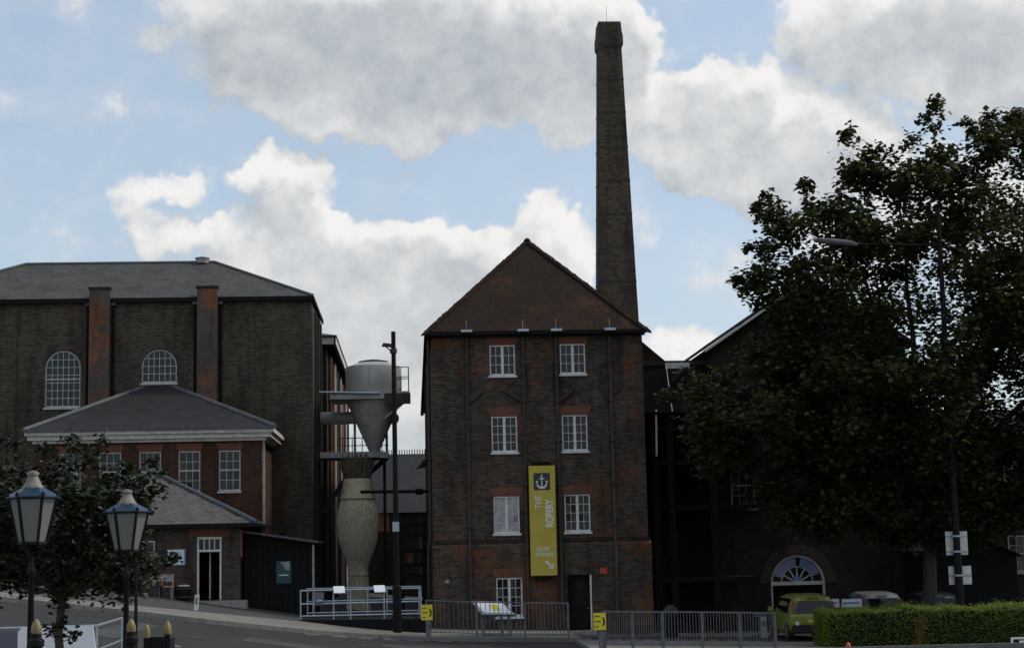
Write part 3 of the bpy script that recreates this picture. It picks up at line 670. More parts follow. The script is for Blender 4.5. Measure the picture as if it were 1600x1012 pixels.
# mill wing behind, with deep painted eaves along the alley
L2 = thing('mill_wing', (-6, 90, 1), 'long mill wing with deep painted eaves running back along the alley', 'building')
wx = -4.12
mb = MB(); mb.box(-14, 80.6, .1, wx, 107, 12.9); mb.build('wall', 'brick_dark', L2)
mb = MB(); mb.box(-14.2, 80.15, 12.9, -3.72, 107.2, 13.0); mb.build('soffit', 'dark_timber', L2)
mb = MB(); mb.box(-14.2, 80.1, 12.98, -3.66, 80.2, 13.32); mb.box(-3.74, 80.1, 12.98, -3.64, 107.2, 13.32); mb.build('fascia', 'cornice_paint', L2)
mb = MB(); mb.slab([(-14.3, 80.0, 13.33), (-3.6, 80.0, 13.33), (-3.6, 107.3, 13.33), (-14.3, 107.3, 13.33)], (0, 0, .06)); mb.quad((-14.3, 80, 13.4), (-3.6, 80, 13.4), (-8.9, 84, 14.6), (-9, 84, 14.6)); mb.quad((-3.6, 80, 13.4), (-3.6, 107.3, 13.4), (-8.9, 103, 14.6), (-8.9, 84, 14.6)); mb.build('roof', 'slate', L2)
for k in range(7):
    yy = 82 + k * 3.4
    MB().box(wx - .1, yy, .1, wx + .14, yy + .8, 12.6).build('pier', 'brick_orange' if k % 3 == 1 else 'brick_big', L2)  # some piers orange, standing in for grazing sun on the wall
    MB().tube([(wx + .12, yy + 1.5, 12.8), (wx + .12, yy + 1.5, 1)], .07, 6).build('downpipe', 'cornice_paint' if k % 2 else 'pipe', L2, smooth=True)
for k, (yy, zz) in enumerate(((73.5, 7), (75.5, 9.5), (77.5, 6))):
    MB().tube([(BX1 + .09, yy, 13.6), (BX1 + .09, yy, 1)], .06, 6).build('downpipe', 'pipe', L, smooth=True)

# annex with white cornice
X = thing('annex', (-10.5, 67, 1.5), 'two storey red brick annex with heavy white cornice and tall sash windows', 'building')
awx = [(-12.43, 5.5, 7.13), (-10.86, 5.5, 7.13), (-9.31, 5.5, 7.14), (-7.72, 5.5, 7.14), (-14.0, 5.5, 7.13)]
AW = .86; AX0, AX1, AY = -14.9, -6.02, 67.0
mb = MB(); front_wall(mb, AX0, AX1, .3, 7.6, AY, .3, [(a, a + AW, b, c) for a, b, c in awx])
mb.quad((AX1, AY, .3), (AX1, 71.97, .3), (AX1, 71.97, 7.6), (AX1, AY, 7.6)); mb.quad((AX0, 71.97, .3), (AX0, AY, .3), (AX0, AY, 7.6), (AX0, 71.97, 7.6)); mb.build('wall', 'brick_annex', X)
mb = MB(); mb.box(AX0 - .12, AY - .15, 7.5, AX1 + .18, 71.97, 7.62); mb.box(AX0 - .28, AY - .35, 7.62, AX1 + .4, 71.97, 7.8); mb.box(AX0 - .36, AY - .5, 7.8, AX1 + .52, 71.97, 7.98); mb.build('cornice', 'cornice_paint', X)
c0, c1, cy, cz = AX0 - .4, AX1 + .56, AY - .55, 8.0; a1, a2 = Vector((-11.56, 71.95, 10.18)), Vector((-10.2, 71.95, 10.18))
mb = MB(); mb.quad((c0, cy, cz), (c1, cy, cz), a2, a1); mb.tri((c1, cy, cz), (c1, 71.97, cz), a2); mb.tri((c0, 71.97, cz), (c0, cy, cz), a1); ar_ = mb.build('roof', 'slate_dark', X)
for a, b in (((c0, cy, cz), a1), ((c1, cy, cz), a2)): MB().tube([Vector(a) + Vector((0, 0, .02)), b], .1, 6).build('lead_hip', 'lead', ar_)
MB().box(c0, cy - .07, cz - .06, c1 + .06, cy + .05, cz + .06).build('lead_gutter', 'lead', ar_)
ts = window(AW, 1.62, 1, 3, 4, meet=.84, frame=.05, bar=.022, paint='dim_white_paint', sill_mat='dim_white_paint')
for a, b, c in awx: put_window(ts, X, a + AW / 2, AY + .05, b + .005)
delete_tree(ts)
for a, b, c in awx: MB().slab([(a - .02, AY - .008, c + .002), (a + AW + .02, AY - .008, c + .002), (a + AW + .1, AY - .008, c + .28), (a - .1, AY - .008, c + .28)], (0, .05, 0)).build('window_head', 'brick_arch', X)
pp = MB().tube([(AX1 + .08, AY - .06, 7.5), (AX1 + .08, AY - .06, 3.9)], .055, 7).build('downpipe', 'stone', X, smooth=True)

# small hipped shop in front
H = thing('shop', (-10, 62, 1.3), 'small single storey brick shop with hipped slate roof and open white doorway', 'building')
SX0, SX1, SY, SE = -13.7, -6.37, 62.0, 4.15
dz = (-7.93, -7.04, 1.38, 3.66)
mb = MB(); front_wall(mb, SX0, SX1, .3, SE, SY, .3, [dz, (-10.35, -9.45, 2.1, 3.6)], reveal=.3)
mb.quad((SX1, SY, .3), (SX1, 66.98, .3), (SX1, 66.98, SE), (SX1, SY, SE)); mb.quad((SX0, 66.98, .3), (SX0, SY, .3), (SX0, SY, SE), (SX0, 66.98, SE)); mb.build('wall', 'brick_shop', H)
q0, q1, qf, qz = -14.4, -5.72, 61.5, 4.12; ap1, ap2 = Vector((-10.05, 65, 6.22)), Vector((-10.05, 66.98, 6.22))
mb = MB(); mb.tri((q0, qf, qz), (q1, qf, qz), ap1); mb.quad((q1, qf, qz), (q1, 66.98, qz), ap2, ap1); mb.quad((q0, 66.98, qz), (q0, qf, qz), ap1, ap2); mb.quad((q0, qf, qz - .02), (q0, 66.98, qz - .02), (q1, 66.98, qz - .02), (q1, qf, qz - .02)); hr = mb.build('roof', 'slate', H)
sl_m = [MB().box(-.121, -.006, 0, .121, .006, .27).mesh('slate', 'slate_single') for _ in range(1)][0]
nrm = Vector((0, -(ap1.z - qz), ap1.y - qf)).normalized(); tilt = math.atan2(ap1.y - qf, ap1.z - qz)
rows = 20; cnt = 0
for r in range(rows):
    t = (r + .05) / rows; zc = qz + (ap1.z - qz) * t; yc = qf + (ap1.y - qf) * t
    xa, xb = q0 + (ap1.x - q0) * (t + .035), q1 + (ap1.x - q1) * (t + .035)
    x = xa + .13 + (.125 if r % 2 else 0)
    while x < xb - .12:
        if x > -11.9:
            o = inst('slate', sl_m, hr, Vector((x, yc, zc)) + nrm * random.uniform(.012, .018), (-tilt + random.uniform(-.03, -.02), random.uniform(-.01, .01), 0)); cnt += 1
        x += .25
for a, b in (((q1, qf, qz), ap1), ((q0, qf, qz), ap1)): MB().tube([Vector(a) + Vector((0, 0, .05)), b + Vector((0, 0, .05))], .08, 6).build('lead_hip', 'lead', hr)
MB().box(q0, qf - .1, qz - .12, q1 + .05, qf - .002, qz - .01).build('gutter', 'black_paint', H); MB().box(q1 - .01, qf, qz - .12, q1 + .1, 66.9, qz - .01).build('gutter', 'black_paint', H)
mb = MB(); mb.box(dz[0], SY + .02, 1.38, dz[0] + .07, SY + .14, 3.66); mb.box(dz[1] - .07, SY + .02, 1.38, dz[1], SY + .14, 3.66); mb.box(dz[0], SY + .01, 3.58, dz[1], SY + .14, 3.66); mb.box(dz[0], SY + .01, 3.12, dz[1], SY + .14, 3.2)
for k in range(1, 4): x = dz[0] + .07 + k * (dz[1] - dz[0] - .14) / 4; mb.box(x - .02, SY + .03, 3.2, x + .02, SY + .1, 3.58)
df = mb.build('door_frame', 'white_paint', H)
for k in range(4): x = dz[0] + .07 + k * (dz[1] - dz[0] - .14) / 4; MB().box(x + .02, SY + .06, 3.2, x + (dz[1] - dz[0] - .14) / 4 - .02, SY + .07, 3.58).build('pane', 'glass', df)
mb = MB(); mb.box(dz[0] - .6, SY + 3, 1.3, dz[1] + .6, SY + 3.05, 3.8); mb.box(dz[0] - .7, SY + .31, 1.3, dz[0] - .6, SY + 3, 3.8); mb.box(dz[1] + .6, SY + .31, 1.3, dz[1] + .65, SY + 3, 3.8); mb.box(dz[0] - .6, SY + .31, 3.7, dz[1] + .6, SY + 3, 3.8); mb.box(dz[0] - .6, SY + .05, 1.28, dz[1] + .6, SY + 3, 1.36); mb.build('room', 'interior', H)
dl = MB().box(dz[1] - .5, SY + .5, 1.4, dz[1] - .46, SY + 1.1, 3.1).build('door_leaf', 'white_paint', H)
MB().box(dz[0] - .3, SY - .014, 3.68, dz[1] + .3, SY - .004, 3.98).build('door_head', 'brick_arch', H)
MB().box(dz[0] - .24, SY - .012, 1.2, dz[0] - .02, SY - .003, 2.4).build('red_brick_facing', 'brick_annex', H)
MB().box(SX1 - .03, SY + .05, 2.9, SX1 + .06, SY + .42, 3.9).build('red_brick_pier', 'brick_orange', H)
ts = window(.88, 1.45, 1, 2, 3, meet=.8); put_window(ts, H, -9.9, SY + .1, 2.12); delete_tree(ts)
MB().box(SX0, SY - .7, .5, SX1 + .3, SY - .01, 1.36).build('doorstep', 'stone', H)
pb = thing('poster_board', (-8.66, SY - .04, 2.66), 'white poster board with blue edge beside the shop door', 'sign')
MB().box(-9.0, SY - .05, 2.66, -8.34, SY - .004, 3.24).build('board', 'fan_blue', pb); MB().box(-8.98, SY - .056, 2.69, -8.40, SY - .0505, 3.22).build('paper', 'poster_white', pb)
mb = MB()
for k in range(5): mb.box(-8.9, SY - .059, 3.1 - k * .075, -8.5 + .05 * ((k * 7) % 3 - 1), SY - .057, 3.125 - k * .075)
mb.box(-8.5, SY - .059, 2.73, -8.42, SY - .057, 2.82)
mb.build('print_lines', 'banner_navy', pb)
# lean-to shed beside it
K = thing('timber_shed', (-5, 62.6, .9), 'black timber lean-to shed with teal poster next to the shop', 'shed')
mb = MB(); kx0, kx1 = -6.3, -3.75
mb.add([(kx0, 62.6, .3), (kx1, 62.6, .3), (kx1, 62.6, 3.35), (kx0, 62.6, 3.75), (kx0, 66.9, .3), (kx1, 66.9, .3), (kx1, 66.9, 3.35), (kx0, 66.9, 3.75)], [(0, 1, 2, 3), (1, 5, 6, 2), (5, 4, 7, 6), (4, 0, 3, 7)])
mb.build('wall', 'dark_timber', K)
MB().slab([(kx0 - .02, 62.2, 3.80), (kx1 + .2, 62.2, 3.37), (kx1 + .2, 66.95, 3.37), (kx0 - .02, 66.95, 3.80)], (0, 0, .07)).build('roof', 'lead', K)
for k in range(11): MB().box(kx0 + .03 + k * .232, 62.575, .4, kx0 + .235 + k * .232, 62.598, 3.3).build('board', 'dark_timber', K)
MB().box(kx1 - .02, 62.5, .5, kx1 + .06, 62.6, 3.3).build('corner_post', 'stone', K)
po = thing('poster', (-4.85, 62.5, 1.9), 'teal poster with pale picture on the black shed', 'poster')
MB().box(-5.1, 62.54, 1.9, -4.55, 62.572, 2.72).build('sheet', 'poster_teal', po); MB().add([(-4.95, 62.536, 2.72 - .02), (-4.6, 62.536, 2.7), (-4.6, 62.536, 2.4), (-4.72, 62.536, 2.38)], [(3, 2, 1, 0)]).build('picture', 'stone', po)
MB().box(-5.0, 62.534, 2.2, -4.65, 62.539, 2.23).build('print_lines', 'print_white', po)

# ------------------------------------------------------------------ alley: far shed, extractor, rope sculpture, rack
D = thing('far_shed', (-2, 105, .5), 'far brick shed with plain grey roof closing the alley', 'building')
ez_, rz_ = P(640, 800, 105).z, P(640, 709, 111).z
mb = MB(); mb.box(-12, 105.2, .2, 2.5, 117, ez_); mb.build('wall', 'brick_dark', D)
MB().box(-4.5, 105.12, ez_ - 1.15, -1.55, 105.19, ez_ - .05).build('brick_band', 'brick_orange', D)
mb = MB(); mb.quad((-12, 105, ez_), (2.6, 105, ez_), (2.6, 111, rz_), (-12, 111, rz_)); mb.quad((-12, 111, rz_), (2.6, 111, rz_), (2.6, 117.2, ez_), (-12, 117.2, ez_)); mb.tri((2.6, 105, ez_), (2.6, 117.2, ez_), (2.6, 111, rz_)); fr_ = mb.build('roof', 'slate_dark', D)
spk = MB().box(-.03, -.03, 0, .03, .03, .3).mesh('ridge_spike', 'pipe')
for k in range(24): inst('ridge_spike', spk, fr_, (-2.6 + k * .17, 111, rz_))
Z = thing('dust_extractor', (-1.75, 75, .3), 'grey metal dust extractor tank with hopper cone, duct and railed platform', 'machine')
tx, ty = -1.73, 75.0
def zz(py): return P(575, py, ty).z
tk = MB().lathe((tx, ty, 0), [(1.24, zz(617)), (1.26, zz(616)), (1.26, zz(576)), (1.24, zz(574)), (.75, zz(567.5)), (.02, zz(567))], 32).build('tank', 'tank_metal', Z, smooth=True)
MB().lathe((tx, ty, 0), [(.55, zz(570)), (.6, zz(567)), (.68, zz(566.5)), (.68, zz(565)), (.3, zz(562.5)), (.02, zz(562))], 24).build('lid', 'pipe', tk, smooth=True)
for a in (200, 262, 318): x, y = tx + 1.27 * math.cos(rad(a)), ty + 1.27 * math.sin(rad(a)); MB().beam((x, y, zz(616)), (x, y, zz(577)), .03).build('seam', 'duct_metal', tk)
MB().lathe((tx, ty, 0), [(.22, zz(706)), (.3, zz(700)), (1.22, zz(628)), (1.24, zz(617))], 28).build('cone', 'duct_metal', Z, smooth=True)
MB().tube([(-4.15, 76.2, zz(649)), (-2.4, 76.0, zz(649)), (-1.2, 75.8, zz(652)), (-.75, 75.4, zz(653))], [.29, .29, .3, .22], 14).build('duct', 'tank_metal', Z, smooth=True)
pf = MB().box(tx - 1.9, ty - 1.35, zz(627), tx + 1.62, ty + 1.3, zz(616)).build('platform', 'duct_metal', Z)
MB().tube([(-4.12, ty - 1.38, zz(616)), (tx + .3, ty - 1.38, zz(619))], .06, 6).build('edge_pipe', 'galvanised', pf)
MB().box(tx + .5, ty - 1.4, zz(636), tx + 1.66, ty - 1.36, zz(619)).build('toe_board', 'pipe', pf)
for x, y in ((tx + 1.58, ty - 1.3), (tx + 1.58, ty + 1.2), (tx + .95, ty - 1.3), (tx + 1.25, ty - 1.3)): MB().tube([(x, y, zz(620)), (x, y, zz(579 if x > tx + 1.5 else 594))], .025, 6).build('rail_post', 'pipe', pf)
for py, xa in ((579, tx + 1.0), (594, tx + 1.0), (597, tx + .95)): MB().tube([(xa, ty - 1.3, zz(py)), (tx + 1.58, ty - 1.3, zz(py)), (tx + 1.58, ty + 1.2, zz(py))], .02, 6).build('rail', 'pipe', pf)
MB().beam((tx + 1.6, ty - 1.2, zz(626)), (tx + .5, ty - .7, zz(656)), .09).build('brace', 'duct_metal', Z); MB().beam((tx + 1.5, ty - 1.3, zz(628)), (tx + 1.05, ty - 1, zz(640)), .05).build('brace', 'duct_metal', Z)
for x, y in ((tx + .55, ty + .9), (tx + .2, ty + 1.2), (tx - .9, ty + 1.2)): MB().tube([(x, y, zz(706)), (x, y, zz(626))], .06, 8).build('leg', 'duct_metal', Z)
lp = MB().slab([(-4.1, ty - 1.0, zz(716)), (-1.75, ty - 1.0, zz(716)), (-1.1, ty - .8, zz(717)), (-1.1, ty + 1.2, zz(717)), (-4.1, ty + 1.2, zz(716))], (0, 0, .26)).build('lower_platform', 'duct_metal', Z)
for x in (-3.2, -2.75, -2.3, -1.4, -1.15): MB().tube([(x, ty + 1.1, zz(707)), (x, ty + 1.1, zz(680))], .022, 5).build('rail_post', 'pipe', lp)
for zp in (681, 693): MB().tube([(-3.4, ty + 1.1, zz(zp)), (-1.1, ty + 1.1, zz(zp))], .02, 5).build('rail', 'pipe', lp)
MB().beam((-1.2, ty - .2, zz(717)), (-3.2, 77.4, zz(770)), .16).build('brace', 'pipe', Z); MB().beam((-4.1, ty + .8, zz(800)), (-2.6, ty + .8, zz(722)), .2).build('brace', 'pipe', Z)
for x, y in ((-3.95, ty + 1.1), (-1.3, ty + 1.15)): MB().tube([(x, y, .2), (x, y, zz(717))], .07, 8).build('leg', 'pipe', Z)
# rope sculpture
sx, sy_ = -2.47, 74.4
RS = thing('rope_sculpture', (sx, sy_, .3), 'tall vase-shaped sculpture of woven pale rope under the extractor hopper', 'sculpture')
prof = [(960, .5), (940, .46), (915, .42), (903, .38), (898, .44), (890, .40), (878, .48), (862, .68), (845, .83), (825, .9), (808, .9), (795, .84), (783, .74), (778, .7)]
def zs(py): return P(558, py, sy_).z
MB().lathe((sx, sy_, 0), [(r * .97, zs(y)) for y, r in prof], 28).build('core', 'rope_grey', RS, smooth=True)
sm = MB(); ns = 46
for k in range(ns):
    a = 2 * math.pi * k / ns; pts = []
    for i, (y, r) in enumerate(prof[4:]):
        for h in (0, .5):
            if i + 5 >= len(prof) and h: continue
            y2, r2 = prof[min(i + 5, len(prof) - 1)]; yy, rr = y + (y2 - y) * h, r + (r2 - r) * h
            aa = a + .05 * math.sin(len(pts) * 2.4 + k * 1.7); rr *= 1.0 + .022 * math.sin(len(pts) * 3.14 + k * 3.14)
            pts.append((sx + rr * math.cos(aa), sy_ + rr * math.sin(aa), zs(yy)))
    sm.tube(pts, .036, 5)
tag(sm.build('rope_strands', 'rope_grey', RS, smooth=True), kind='stuff')
hm = MB()
for y, r in [(p, None) for p in range(786, 896, 6)]:
    for (ya, r_a), (yb, r_b) in zip(prof, prof[1:]):
        if yb <= y <= ya: r = r_a + (r_b - r_a) * (ya - y) / (ya - yb)
    n = 30; hm.tube([(sx + (r * 1.005 + .012 * math.sin(j * 2.1 + y)) * math.cos(2 * math.pi * j / n), sy_ + (r * 1.005 + .012 * math.sin(j * 2.1 + y)) * math.sin(2 * math.pi * j / n), zs(y) + .012 * math.sin(j * 3 + y)) for j in range(n + 1)], .018, 4, cap=False)
tag(hm.build('rope_hoops', 'rope', RS, smooth=True), kind='stuff')
cl = MB()
for k in range(13): y = 778 - k * 2.35; rr = .74 - .011 * k + (.03 if k == 0 else 0); n = 26; cl.tube([(sx + rr * math.cos(2 * math.pi * j / n), sy_ + rr * math.sin(2 * math.pi * j / n), zs(y)) for j in range(n + 1)], .042, 6, cap=False)
cl.lathe((sx, sy_, 0), [(.68, zs(780)), (.58, zs(748))], 24); cl.build('collar', 'rope', RS, smooth=True)
fm = MB()
for k in range(420):
    a = random.uniform(0, 2 * math.pi); r0 = random.uniform(.3, .56); r1 = r0 + random.uniform(-.05, .34); zt = zs(random.uniform(707, 722)); 
    fm.tube([(sx + r0 * math.cos(a), sy_ + r0 * math.sin(a), zs(750)), (sx + (r0 + r1) / 2 * math.cos(a + .1), sy_ + (r0 + r1) / 2 * math.sin(a + .1), (zs(750) + zt) / 2 - .05), (sx + r1 * math.cos(a + .12), sy_ + r1 * .8 * math.sin(a + .12), zt)], [.03, .025, .012], 4)
tag(fm.build('fibre_brush', 'fibre', RS), kind='stuff')
ft = MB()
for k in range(20): a = 2 * math.pi * k / 20; ft.tube([(sx + .4 * math.cos(a), sy_ + .4 * math.sin(a), zs(900)), (sx + .46 * math.cos(a), sy_ + .46 * math.sin(a), zs(940)), (sx + .55 * math.cos(a), sy_ + .55 * math.sin(a), .2)], .05, 5)
tag(ft.build('rope_tails', 'rope', RS, smooth=True), kind='stuff')
# overhead pipe and timber rack in the alley
op = thing('overhead_pipe', (-.6, 70, P(620, 768, 70).z), 'dark pipe carried across the alley beside the warehouse', 'pipe')
z = P(620, 768, 70).z; MB().tube([(-2.2, 70, z + .03), (MX0, 70, z)], .07, 8).build('pipe', 'black_iron', op); MB().tube([(.1, 70, z), (.4, 70, z)], .13, 8).build('flange', 'black_iron', op)
TR = thing('timber_rack', (0, 66, .2), 'tall dark timber rack of beams against the warehouse side', 'rack')
for px in (628, 664): p = P(px, 900, 66); MB().beam((p.x, 66, .1), (p.x, 66, P(px, 812, 66).z), .2).build('post', 'dark_timber', TR)
for py in (820, 836, 860, 882, 900): p, q = P(622, py, 66), P(668, py - 1, 66); MB().beam((p.x, 65.86, p.z), (q.x - .1, 65.86, q.z), .09, .16).build('beam', 'dark_timber', TR)
for px, py in ((661, 848), (640, 870), (661, 888)): p = P(px, py, 66.3); MB().box(p.x - .12, 66.2, p.z - .22, p.x + .12, 66.4, p.z + .22).build('crate_board', 'orange_wood', TR)

# CCTV and lighting column by the kerb
c = P(621, 995, 57); CP = thing('lighting_column', (c.x, 57, G(c.x, 57) + .1), 'slim dark lighting column with small floodlight on the pavement by the railings', 'lamp post')
zt = P(609, 518, 57).z; zk = P(620, 915, 57).z; bzc = G(c.x, 57) + .1
MB().tube([(c.x, 57, bzc), (c.x, 57, zk), (c.x, 57, zk + .05)], [.15, .15, .1], 12).build('base', 'black_iron', CP, smooth=True)
MB().tube([(c.x, 57, zk), (c.x - .02, 57, zt)], [.1, .08], 10).build('pole', 'black_iron', CP, smooth=True)
MB().tube([(c.x - .02, 57, zt - .75), (c.x - .02, 57, zt - .6)], .13, 10).build('collar', 'pipe', CP)
fl = MB(); h = zt - .52; fl.add([(c.x - .42, 56.85, h + .02), (c.x - .06, 56.85, h - .02), (c.x - .06, 56.85, h + .08), (c.x - .36, 56.85, h + .12), (c.x - .42, 57.15, h + .02), (c.x - .06, 57.15, h - .02), (c.x - .06, 57.15, h + .08), (c.x - .36, 57.15, h + .12)], [(0, 1, 2, 3), (7, 6, 5, 4), (0, 4, 5, 1), (1, 5, 6, 2), (2, 6, 7, 3), (3, 7, 4, 0)])
fl.build('floodlight', 'pipe', CP); MB().beam((c.x - .05, 57, zt - .72), (c.x - .28, 57, zt - .53), .035).build('arm', 'black_iron', CP)
MB().box(c.x - .12, 56.82, P(618, 830, 57).z, c.x + .1, 56.9, P(618, 815, 57).z).build('control_box', 'galvanised', CP)

# railed viewing platform in front of the sculpture
Y0 = 58.0; xa, xb = -3.9, .2
VP = thing('viewing_platform', (-1.8, Y0, .3), 'low black platform edged with pale steel railings before the rope sculpture', 'platform')
MB().add([(xa - .05, Y0 - .1, G(xa, Y0) - .1), (xb + .2, Y0 - .1, G(xb, Y0) - .1), (xb + .2, Y0 - .1, .68), (xa - .05, Y0 - .1, .74), (xa - .05, 61.2, G(xa, 60) - .1), (xb + .2, 61.2, G(xb, 60) - .1), (xb + .2, 61.2, .68), (xa - .05, 61.2, .74)],
         [(0, 1, 2, 3), (1, 5, 6, 2), (5, 4, 7, 6), (4, 0, 3, 7), (3, 2, 6, 7)]).build('plinth', 'black_paint', VP)
for x in (xa, -2.78, -2.2, -1.05, -.5, .2, -1.7): 
    yy = Y0 if x != -1.7 else 61; MB().tube([(x, yy, .7), (x, yy, 1.74)], .028, 8).build('post', 'galvanised', VP, smooth=True)
for x in (-3.85, -2.4, -1.0, .15): MB().tube([(x, 61, .7), (x, 61, 1.7)], .026, 8).build('post', 'galvanised', VP, smooth=True)
for z in (1.72, 1.27, .86):
    MB().tube([(xa, Y0, z), (xb, Y0, z)], .028, 8).build('rail', 'galvanised', VP, smooth=True); MB().tube([(xa, 61, z), (xb, 61, z)], .026, 8).build('rail', 'galvanised', VP, smooth=True)
    MB().tube([(xb, Y0, z), (xb, 61, z)], .026, 8).build('rail', 'galvanised', VP, smooth=True)
for px, lab in ((531, 'tilted white information panel on the railing left of the sculpture'), (594, 'tilted white information panel on the railing right of the sculpture')):
    p = P(px, 921, Y0); s = thing('information_panel', (p.x, Y0 - .05, 1.65), lab, 'sign'); 
    MB().slab([(p.x - .19, Y0 - .22, 1.62), (p.x + .19, Y0 - .22, 1.62), (p.x + .15, Y0 + .06, 1.83), (p.x - .23, Y0 + .06, 1.83)], (0, .01, .02)).build('panel', 'poster_white', s); MB().box(p.x - .05, Y0 - .08, 1.58, p.x + .05, Y0 - .03, 1.7).build('bracket', 'galvanised', s)
s = thing('notice', (-3.25, Y0 - .04, 1.25), 'small grey notice hung on the pale steel railings', 'sign')
MB().box(-3.42, Y0 - .05, 1.22, -3.1, Y0 - .03, 1.66).build('sheet', 'cloth_grey', s); MB().lathe((-3.26, Y0 - .055, 1.36), [(.0, 0), (.09, .0), (.1, .01), (.09, .02)], 12).build('print_ring', 'poster_white', s)

# ------------------------------------------------------------------ guard rails, lectern, yellow signs
barm = {}
def guard_rail(name, pts, z0s, h, nb, label, post=.035, barr=.011):
    a = pts[0]; T = thing(name, (a[0], a[1], z0s[0]), label, 'guard rail')
    key = round(h, 2); me = MB().tube([(0, 0, .14), (0, 0, h - .02)], barr, 5).mesh('bar', 'rail_grey')
    for (x, y), z in zip(pts, z0s): MB().beam((x, y, z), (x, y, z + h + .02), post * 2).build('post', 'rail_grey', T)
    for i in range(len(pts) - 1):
        (x, y), (u, v) = pts[i], pts[i + 1]; z, w = z0s[i], z0s[i + 1]
        for hh, r in ((h, .022), (.14, .016)): MB().beam((x, y, z + hh), (u, v, w + hh), r * 2).build('rail', 'rail_grey', T)
        for k in range(1, nb):
            t = k / nb; inst('bar', me, T, (x + (u - x) * t, y + (v - y) * t, z + (w - z) * t))
    return T
pts = [(P(px, 1000, 55.4).x, 55.75) for px in (667, 746, 822, 890)]
guard_rail('guard_rail', pts, [G(x, 55.75) + .12 for x, _ in pts], 1.16, 11, 'grey pedestrian guard rail along the kerb before the casement window', .03)
pts = [(5.62, 50), (6.45, 50), (7.36, 50), (8.55, 50), (9.68, 50), (10.74, 50)]
guard_rail('guard_rail', pts, [G(x, 50) + .11 for x, _ in pts], 1.1, 13, 'long grey guard rail on the island beside the hedge', .042)
def arrow_sign(px, py, Y, label, post):
    p = P(px, py, Y); T = thing('arrow_sign', (p.x, Y, G(p.x, Y)), label, 'sign')
    MB().box(p.x - .185, Y - .03, p.z - .25, p.x + .185, Y - .012, p.z + .25).build('plate', 'sign_yellow', T)
    mb = MB()
    for k, w in enumerate((.15, .17, .1)): mb.box(p.x - .15, Y - .034, p.z + .13 - k * .15, p.x - .15 + w, Y - .031, p.z + .16 - k * .15)
    mb.build('print_lines', 'print_black', T)
    MB().slab([(p.x + .07, Y - .035, p.z + .13), (p.x + .13, Y - .035, p.z + .1), (p.x + .165, Y - .035, p.z), (p.x + .13, Y - .035, p.z - .12), (p.x + .07, Y - .035, p.z - .14), (p.x + .11, Y - .035, p.z)], (0, .003, 0)).build('arrow', 'print_black', T)
    MB().box(p.x + post - .07, Y - .01, G(p.x, Y), p.x + post + .07, Y + .08, p.z + .05).build('post', 'rail_grey', T)
arrow_sign(667, 956, 55.3, 'yellow arrow sign where the guard rail meets the railed platform', .05)
arrow_sign(937, 970, 49.9, 'yellow arrow sign on grey post at the end of the island guard rail', .03)
T = thing('lectern', (2.6, 57.2, 0), 'wide tilted information lectern with glossy white top behind the guard rail', 'lectern')
p, q = P(736, 943, 57.5), P(806, 962, 56.6); gz = G(2.6, 57) + .12
MB().slab([(1.95 + .3, 56.6, .83), (q.x, 56.6, .80), (q.x - .42, 57.5, 1.22), (p.x, 57.5, 1.26)], (0, 0, -.04)).build('panel', 'glass_pale', T)
MB().slab([(2.32, 56.7, .88), (q.x - .14, 56.7, .855), (q.x - .44, 57.42, 1.19), (p.x + .12, 57.42, 1.225)], (0, 0, .012)).build('sheet', 'panel_gloss', T)
MB().slab([(2.65, 56.85, .96), (2.9, 56.85, .955), (2.75, 57.2, 1.12), (2.5, 57.2, 1.125)], (0, 0, .008)).build('picture', 'sign_yellow', T)
MB().beam((2.24, 56.59, .8), (q.x, 56.59, .77), .05, .06).build('edge', 'lamp_blue', T)
for x, y, zt_ in ((2.1, 57.35, 1.1), (2.3, 56.75, .8), (2.95, 57.35, 1.1), (3.2, 56.75, .8)): MB().beam((x, y, gz), (x - .05, y, zt_), .07, .07).build('leg', 'rail_grey', T)
MB().beam((2.3, 56.75, gz + .06), (3.2, 56.75, gz + .06), .05).build('foot_bar', 'rail_grey', T)

# ------------------------------------------------------------------ right-hand buildings behind the tree
Q = thing('link_block', (10.4, 67, -.3), 'dark recessed brick block linking the warehouse to the gabled gatehouse', 'building')
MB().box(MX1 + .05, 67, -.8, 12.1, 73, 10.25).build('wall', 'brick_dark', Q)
MB().box(MX1, 66.9, 10.25, 12.15, 73, 10.45).build('parapet', 'slate_dark', Q); MB().box(10.3, 66.85, 10.12, 11.3, 66.9, 10.36).build('coping', 'white_paint', Q)
MB().slab([(8.9, 67.2, 10.4), (10.4, 67.2, 10.44), (8.9, 67.2, 11.75)], (0, 5, 0)).build('roof_slope', 'roof_tile', Q)
V = thing('framed_stair', (10.3, 64, -.3), 'dark open timber frame with posts and landings against the link block', 'structure')
for px in (1050, 1116, 1026): p = P(px, 800, 63.6); MB().beam((p.x, 63.6, -.6), (p.x, 63.6, P(px, 650, 63.6).z), .26).build('post', 'dark_timber', V)
for py in (668, 722, 792, 905): p, q = P(1024, py, 63.6), P(1180, py, 63.6); MB().box(p.x, 63.5, p.z - .12, q.x, 66.95, p.z + .04).build('landing', 'dark_timber', V)
p, q = P(1010, 590, 66), P(1110, 645, 63)
MB().slab([(8.85, 63.2, q.z), (12.2, 63.2, q.z), (12.2, 66.9, p.z + .4), (8.85, 66.9, p.z + .4)], (0, 0, .08)).build('roof', 'tar', V)
for pa in (1042, 1084): a, b = P(pa, 598, 66.4), P(pa + 7, 626, 63.4); MB().beam((a.x, 66.4, p.z + .45), (b.x, 63.25, q.z + .1), .025).build('glint_strip', 'galvanised', V)  # pale strips drawn for the glints along the roof bars
